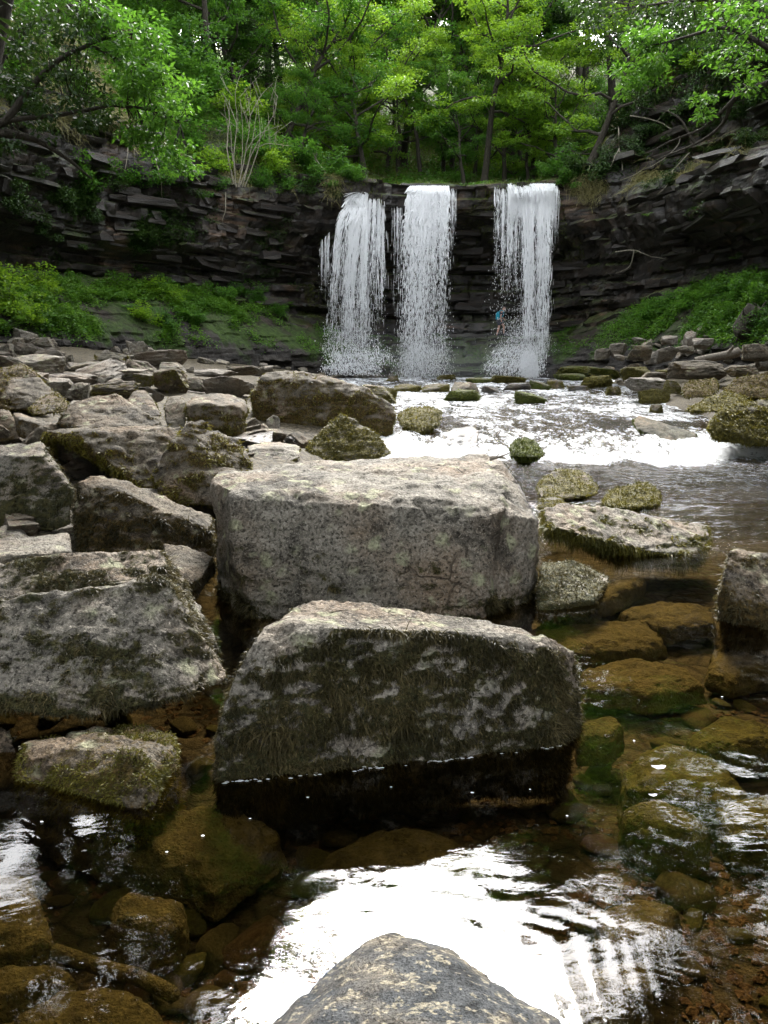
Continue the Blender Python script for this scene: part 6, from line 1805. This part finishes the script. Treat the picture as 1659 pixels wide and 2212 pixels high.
fall('middle fall, the densest and whitest, dropping straight into the rapids', [
    ['water_curtain',
     ((888, 403, 970, 403, YL), (866, 560, 968, 560, YL - .9), 3600, 21, dict(L=(.12, .7), dens=(.8, 1.4), spread=.08, W=(.012, .055), fine=.15)),
     ((888, 403, 945, 403, YL), (862, 818, 935, 818, YL - 1.7), 6000, 22, dict(L=(.10, .6), dens=(.9, 1.1), spread=.16, clusters=10, fine=.45)),
     ((915, 403, 972, 403, YL), (900, 818, 972, 818, YL - 1.7), 4200, 23, dict(L=(.10, .6), dens=(.9, 1.2), spread=.16, clusters=9, fine=.5)),
     ((900, 403, 930, 403, YL), (872, 818, 912, 818, YL - 1.7), 2600, 25, dict(L=(.12, .7), dens=(1, 1), spread=.12, W=(.012, .04), fine=.3)),
     ((972, 408, 985, 408, YL), (972, 560, 985, 560, YL - .4), 200, 24, dict(dens=(.8, 1.8), spread=.03, clusters=5, W=(.004, .010)))],
    ['splash',
     ((868, 760, 970, 760, YL - 1.7), (850, 818, 980, 818, YL - 2.0), 3400, 26, dict(zj=.9, beta=(2, 2), spread=.32, L=(.03, .12), W=(.006, .018), fine=.8))]])
fall('right fall, with a broad veil, two strong strands and a stepped white foot', [
    ['water_curtain',
     ((1066, 402, 1120, 416, YL), (1066, 640, 1112, 640, YL - .7), 1500, 31, dict(dens=(.8, 1.9), spread=.05, clusters=10, W=(.006, .02), fine=.4)),
     ((1095, 398, 1200, 398, YL), (1100, 470, 1196, 470, YL - .5), 3400, 32, dict(dens=(.7, 1.3), spread=.05, W=(.01, .04), fine=.1)),
     ((1110, 398, 1195, 398, YL), (1118, 770, 1184, 770, YL - 1.5), 2600, 33, dict(dens=(.8, 1.5), spread=.14, clusters=12, fine=.5)),
     ((1125, 398, 1150, 398, YL), (1132, 770, 1150, 770, YL - 1.5), 1500, 34, dict(dens=(1, 1.1), spread=.09, fine=.3, W=(.01, .032))),
     ((1160, 398, 1190, 398, YL), (1160, 770, 1180, 770, YL - 1.5), 1500, 35, dict(dens=(1, 1.1), spread=.09, fine=.3, W=(.01, .032))),
     ((1196, 405, 1210, 400, YL), (1196, 520, 1206, 520, YL - .3), 300, 36, dict(dens=(.8, 1.6), spread=.03, clusters=4, W=(.005, .014))),
     ((1066, 420, 1140, 420, YL), (1060, 740, 1135, 740, YL - 1.0), 1000, 37, dict(dens=(1.2, 1.2), spread=.18, L=(.03, .1), W=(.005, .013), fine=.9))],
    ['splash',
     ((1075, 756, 1180, 756, YL - 1.6), (1050, 785, 1180, 785, YL - 2.1), 1500, 41, dict(zj=.45, beta=(1.5, 1.5), spread=.14, L=(.05, .22), W=(.01, .03), fine=.4)),
     ((1060, 782, 1180, 785, YL - 2.1), (1040, 815, 1182, 815, YL - 2.7), 2200, 42, dict(zj=.45, beta=(1.5, 1.5), spread=.10, L=(.06, .25), W=(.01, .035), fine=.3)),
     ((1128, 772, 1156, 772, YL - 2.0), (1122, 818, 1165, 818, YL - 2.8), 3600, 43, dict(zj=.25, beta=(2, 2), spread=.08, L=(.08, .25), W=(.02, .05), fine=.1)),
     ((1090, 720, 1185, 720, YL - 1.6), (1080, 765, 1190, 765, YL - 1.8), 2000, 44, dict(zj=.9, beta=(2, 2), spread=.26, L=(.03, .08), W=(.006, .014), fine=.9))]])
# drifting spray round the feet of the falls
def mist():
    bm = bmesh.new()
    bmesh.ops.create_icosphere(bm, subdivisions=3, radius=1.0)
    me = bpy.data.meshes.new('mist'); bm.to_mesh(me); bm.free()
    t = NT('spray_mist')
    p = t.node('TexCoord').outputs['Object']
    r = t.node('VectorMath', {0: p}, operation='LENGTH').outputs['Value']
    d = t.math('MULTIPLY', t.ramp(r, [(0.0, 1.0), (0.5, 0.55), (1.0, 0.0)]), t.noise(p, 2.2, 2))
    v = t.node('VolumePrincipled', {'Color': (0.9, 0.93, 0.96, 1), 'Density': t.math('MULTIPLY', d, 0.12), 'Anisotropy': 0.2})
    t.t.links.new(v.outputs[0], t.out.inputs['Volume'])
    me.materials.append(t.m)
    o = link('mist', me, None, (3.2, 43.4, 1.5))
    o.scale = (9.0, 2.6, 2.8)
    return tag(o, None, None, None, 'stuff')
mist()
# foam lines where the near stones meet the water
def foam_line(label, pts, w, seed):
    g = np.random.default_rng(seed)
    P = np.array([on(u, v, 0.004) for u, v in pts])
    s = np.linspace(0, len(P) - 1, 230)
    i = np.clip(s.astype(int), 0, len(P) - 2)
    C = P[i] + (P[i + 1] - P[i]) * (s - i)[:, None]
    a = Acc()
    th = np.arange(6) / 6 * 6.283
    for c in C:
        if gn(c[None] * 9, seed)[0] + g.normal(0, .25) < 0.0: continue
        r = w * g.uniform(.2, 1.0) ** 1.5
        c = c + g.normal(0, w * .8, 3) * np.array((1, 1, 0))
        ring = np.stack([c[0] + r * 2.0 * np.cos(th), c[1] + r * np.sin(th), c[2] + 0 * th], 1)
        a.add(np.concatenate([ring, [c + np.array((0, 0, r * .6))]]), None, [(k, (k + 1) % 6, 6) for k in range(6)])
    o = link('foam', a.build('foam', M['fall'], True, shift=P[0]), None, P[0])
    return tag(o, label, None, None, 'stuff')
foam_line('thin white foam line along the front of the hanging moss boulder', [(485, 1690), (600, 1681), (720, 1668), (850, 1655), (980, 1640), (1100, 1628), (1212, 1610)], .006, 1)
foam_line('foam at the small mossy stone', [(1185, 1308), (1240, 1300), (1285, 1296)], .008, 3)
# fallen petals and bubbles
gp = np.random.default_rng(8)
for lb, u, v, s in [('white curled petal floating over the broad greenish slab', 1422, 1660, .022), ('small white petal floating above the egg shaped stone', 1410, 1720, .012)]:
    p = on(u, v, .004)
    th = np.arange(7) / 7 * 6.283
    ring = np.stack([s * 1.3 * np.cos(th), s * .7 * np.sin(th), .004 + .35 * s * np.cos(th) ** 2], 1)
    tag(link('petal', make_mesh('petal', np.concatenate([ring, [[0, 0, 0]]]), None, [(k, (k + 1) % 7, 7) for k in range(7)], M['fall']), None, p), lb, 'petal')
for u, v in [(1050, 1585), (1020, 1712), (845, 1700), (438, 1805), (665, 1722), (1370, 1600), (1560, 1505), (360, 1840), (1145, 1705), (90, 1775), (1225, 1762), (540, 1768)]:
    p = on(u, v, .004)
    s = gp.uniform(.003, .006)
    th = np.arange(6) / 6 * 6.283
    ring = np.stack([s * 1.2 * np.cos(th), s * np.sin(th), 0 * th], 1)
    tag(link('foam_fleck', make_mesh('foam_fleck', np.concatenate([ring, [[0, 0, s * .5]]]), None, [(k, (k + 1) % 6, 6) for k in range(6)], M['fall']), None, p), 'tiny white fleck floating on the dark pool', 'fleck', 'white flecks on the pool')

# ---------------------------------------------------------------- the walker behind the right fall
def skin_body(name, nodes, edges, mat, parent, sub=2):
    me = bpy.data.meshes.new(name)
    keys = list(nodes)
    me.from_pydata([nodes[k][:3] for k in keys], [(keys.index(a), keys.index(b)) for a, b in edges], [])
    o = bpy.data.objects.new('tmp', me)
    COL.objects.link(o)
    md = o.modifiers.new('s', 'SKIN'); md.use_smooth_shade = True
    sd = o.modifiers.new('d', 'SUBSURF'); sd.levels = sub; sd.render_levels = sub
    for i, k in enumerate(keys):
        r = nodes[k][3]
        o.data.skin_vertices[0].data[i].radius = (r if isinstance(r, tuple) else (r, r))
    o.data.skin_vertices[0].data[0].use_root = True
    dg = bpy.context.evaluated_depsgraph_get()
    m2 = bpy.data.meshes.new_from_object(o.evaluated_get(dg))
    bpy.data.objects.remove(o); bpy.data.meshes.remove(me)
    m2.name = name
    m2.materials.clear(); m2.materials.append(mat)
    return link(name, m2, parent)
def flat(name, c, rough=0.7):
    t = NT(name)
    p = t.objvec()
    n = t.noise(p, 14, 3)
    return t.done(t.principled(t.mix(n, tuple(x * .8 for x in c), tuple(min(1, x * 1.2) for x in c)), rough, None, .3))
M['skin'] = flat('skin', (0.52, 0.32, 0.24), .5)
M['hair'] = flat('brown_hair', (0.06, 0.035, 0.02))
M['shirt'] = flat('navy_shirt', (0.02, 0.035, 0.07))
M['shorts'] = flat('grey_shorts', (0.06, 0.06, 0.075))
M['pack'] = flat('teal_pack', (0.012, 0.30, 0.42), .5)
M['shoe'] = flat('shoe', (0.10, 0.10, 0.12))
M['sock'] = flat('pale_sock', (0.5, 0.52, 0.55))
def hiker():
    h = hit(1078, 727)
    g0 = np.array(h)
    t = thing('person', 'walker with a teal backpack, dark tee and shorts striding behind the right fall', 'person', tuple(g0))
    # x = walking direction (to the right), y = across, z up; feet at z 0
    N = {'pelvis': (0, 0, .93, (.15, .11)), 'waist': (.03, 0, 1.06, (.15, .105)), 'chest': (.09, 0, 1.25, (.17, .12)), 'collar': (.15, 0, 1.42, (.12, .09)), 'neck': (.19, 0, 1.50, .058), 'skull': (.25, 0, 1.60, .088), 'crown': (.265, 0, 1.69, .082),
         'jaw': (.31, 0, 1.57, .05), 'nose': (.352, 0, 1.615, .018),
         'sh_r': (.13, -.19, 1.39, .062), 'el_r': (.07, -.23, 1.13, .045), 'wr_r': (.11, -.22, .90, .034), 'ha_r': (.13, -.21, .82, .038),
         'sh_l': (.15, .19, 1.39, .062), 'el_l': (.16, .24, 1.14, .045), 'wr_l': (.30, .22, .98, .034), 'ha_l': (.36, .21, .94, .038),
         'hip_r': (-.01, -.09, .88, .10), 'kn_r': (-.02, -.10, .50, .065), 'an_r': (-.14, -.10, .09, .045), 'to_r': (.02, -.10, .035, .038),
         'hip_l': (.04, .09, .88, .10), 'kn_l': (.26, .10, .62, .065), 'an_l': (.27, .10, .20, .045), 'to_l': (.42, .10, .15, .038)}
    E = [('pelvis', 'waist'), ('waist', 'chest'), ('chest', 'collar'), ('collar', 'neck'), ('neck', 'skull'), ('skull', 'crown'), ('skull', 'jaw'), ('jaw', 'nose'),
         ('collar', 'sh_r'), ('sh_r', 'el_r'), ('el_r', 'wr_r'), ('wr_r', 'ha_r'), ('collar', 'sh_l'), ('sh_l', 'el_l'), ('el_l', 'wr_l'), ('wr_l', 'ha_l'),
         ('pelvis', 'hip_r'), ('hip_r', 'kn_r'), ('kn_r', 'an_r'), ('an_r', 'to_r'), ('pelvis', 'hip_l'), ('hip_l', 'kn_l'), ('kn_l', 'an_l'), ('an_l', 'to_l')]
    skin_body('body', N, E, M['skin'], t)
    def sub(names, edges, grow, name, mat, extra=None):
        nn = {}
        for k in names:
            x = (extra or {}).get(k, N[k])
            r = x[3]
            nn[k] = x[:3] + ((tuple(a + grow for a in r) if isinstance(r, tuple) else r + grow),)
        skin_body(name, nn, edges, mat, t)
    hr = {'sl_r': (.10, -.215, 1.25, .055), 'sl_l': (.155, .22, 1.25, .055)}
    N.update(hr)
    sub(['waist', 'pelvis', 'chest', 'collar', 'sh_r', 'sl_r', 'sh_l', 'sl_l'], [('waist', 'pelvis'), ('waist', 'chest'), ('chest', 'collar'), ('collar', 'sh_r'), ('sh_r', 'sl_r'), ('collar', 'sh_l'), ('sh_l', 'sl_l')], .014, 'shirt', M['shirt'])
    N.update({'th_r': (-.015, -.10, .60, .095), 'th_l': (.19, .10, .70, .095)})
    sub(['pelvis', 'hip_r', 'th_r', 'hip_l', 'th_l'], [('pelvis', 'hip_r'), ('hip_r', 'th_r'), ('pelvis', 'hip_l'), ('hip_l', 'th_l')], .02, 'shorts', M['shorts'])
    N.update({'hb': (.215, 0, 1.66, .085), 'ht': (.26, 0, 1.725, .075)})
    sub(['hb', 'ht'], [('hb', 'ht')], .008, 'hair', M['hair'])
    for s in ('r', 'l'):
        sub(['an_' + s, 'to_' + s], [('an_' + s, 'to_' + s)], .012, 'shoe', M['shoe'])
        a = N['an_' + s]
        N['sk_' + s] = (a[0], a[1], a[2] + .06, .05); N['sj_' + s] = (a[0] + .01, a[1], a[2] + .12, .05)
        sub(['sk_' + s, 'sj_' + s], [('sk_' + s, 'sj_' + s)], .005, 'sock', M['sock'])
        ear = skin_body('ear', {'a': (.225, (-.085 if s == 'r' else .085), 1.61, .02), 'b': (.225, (-.088 if s == 'r' else .088), 1.64, .018)}, [('a', 'b')], M['skin'], t)
    bp = [np.array((-.04, y, z)) for y in (-.15, .15) for z in (.95, 1.40)] + [np.array((.01, y, z)) for y in (-.13, .13) for z in (1.0, 1.44)] + [np.array((-.22, y, z)) for y in (-.12, .12) for z in (.98, 1.30)] + [np.array((-.12, y, 1.42)) for y in (-.1, .1)]
    v, q, n = shape_rock([bp], 0.02, 3, .3, sm=4, big=.01, mid=.005, fine=.002)
    pk = link('backpack', make_mesh('backpack', v, q, None, M['pack']), t)
    a = Acc()
    for y in (-.12, .12):
        a.tube(catmull(np.array([(-.03, y, 1.42), (.12, y, 1.485), (.235, y, 1.38), (.21, y * 1.25, 1.18), (.02, y * 1.3, 1.02)]), 5), .022, 5)
    link('strap', a.build('strap', M['pack']), pk)
    t.rotation_euler = (0, 0, R_(-8))
    return t
hiker()
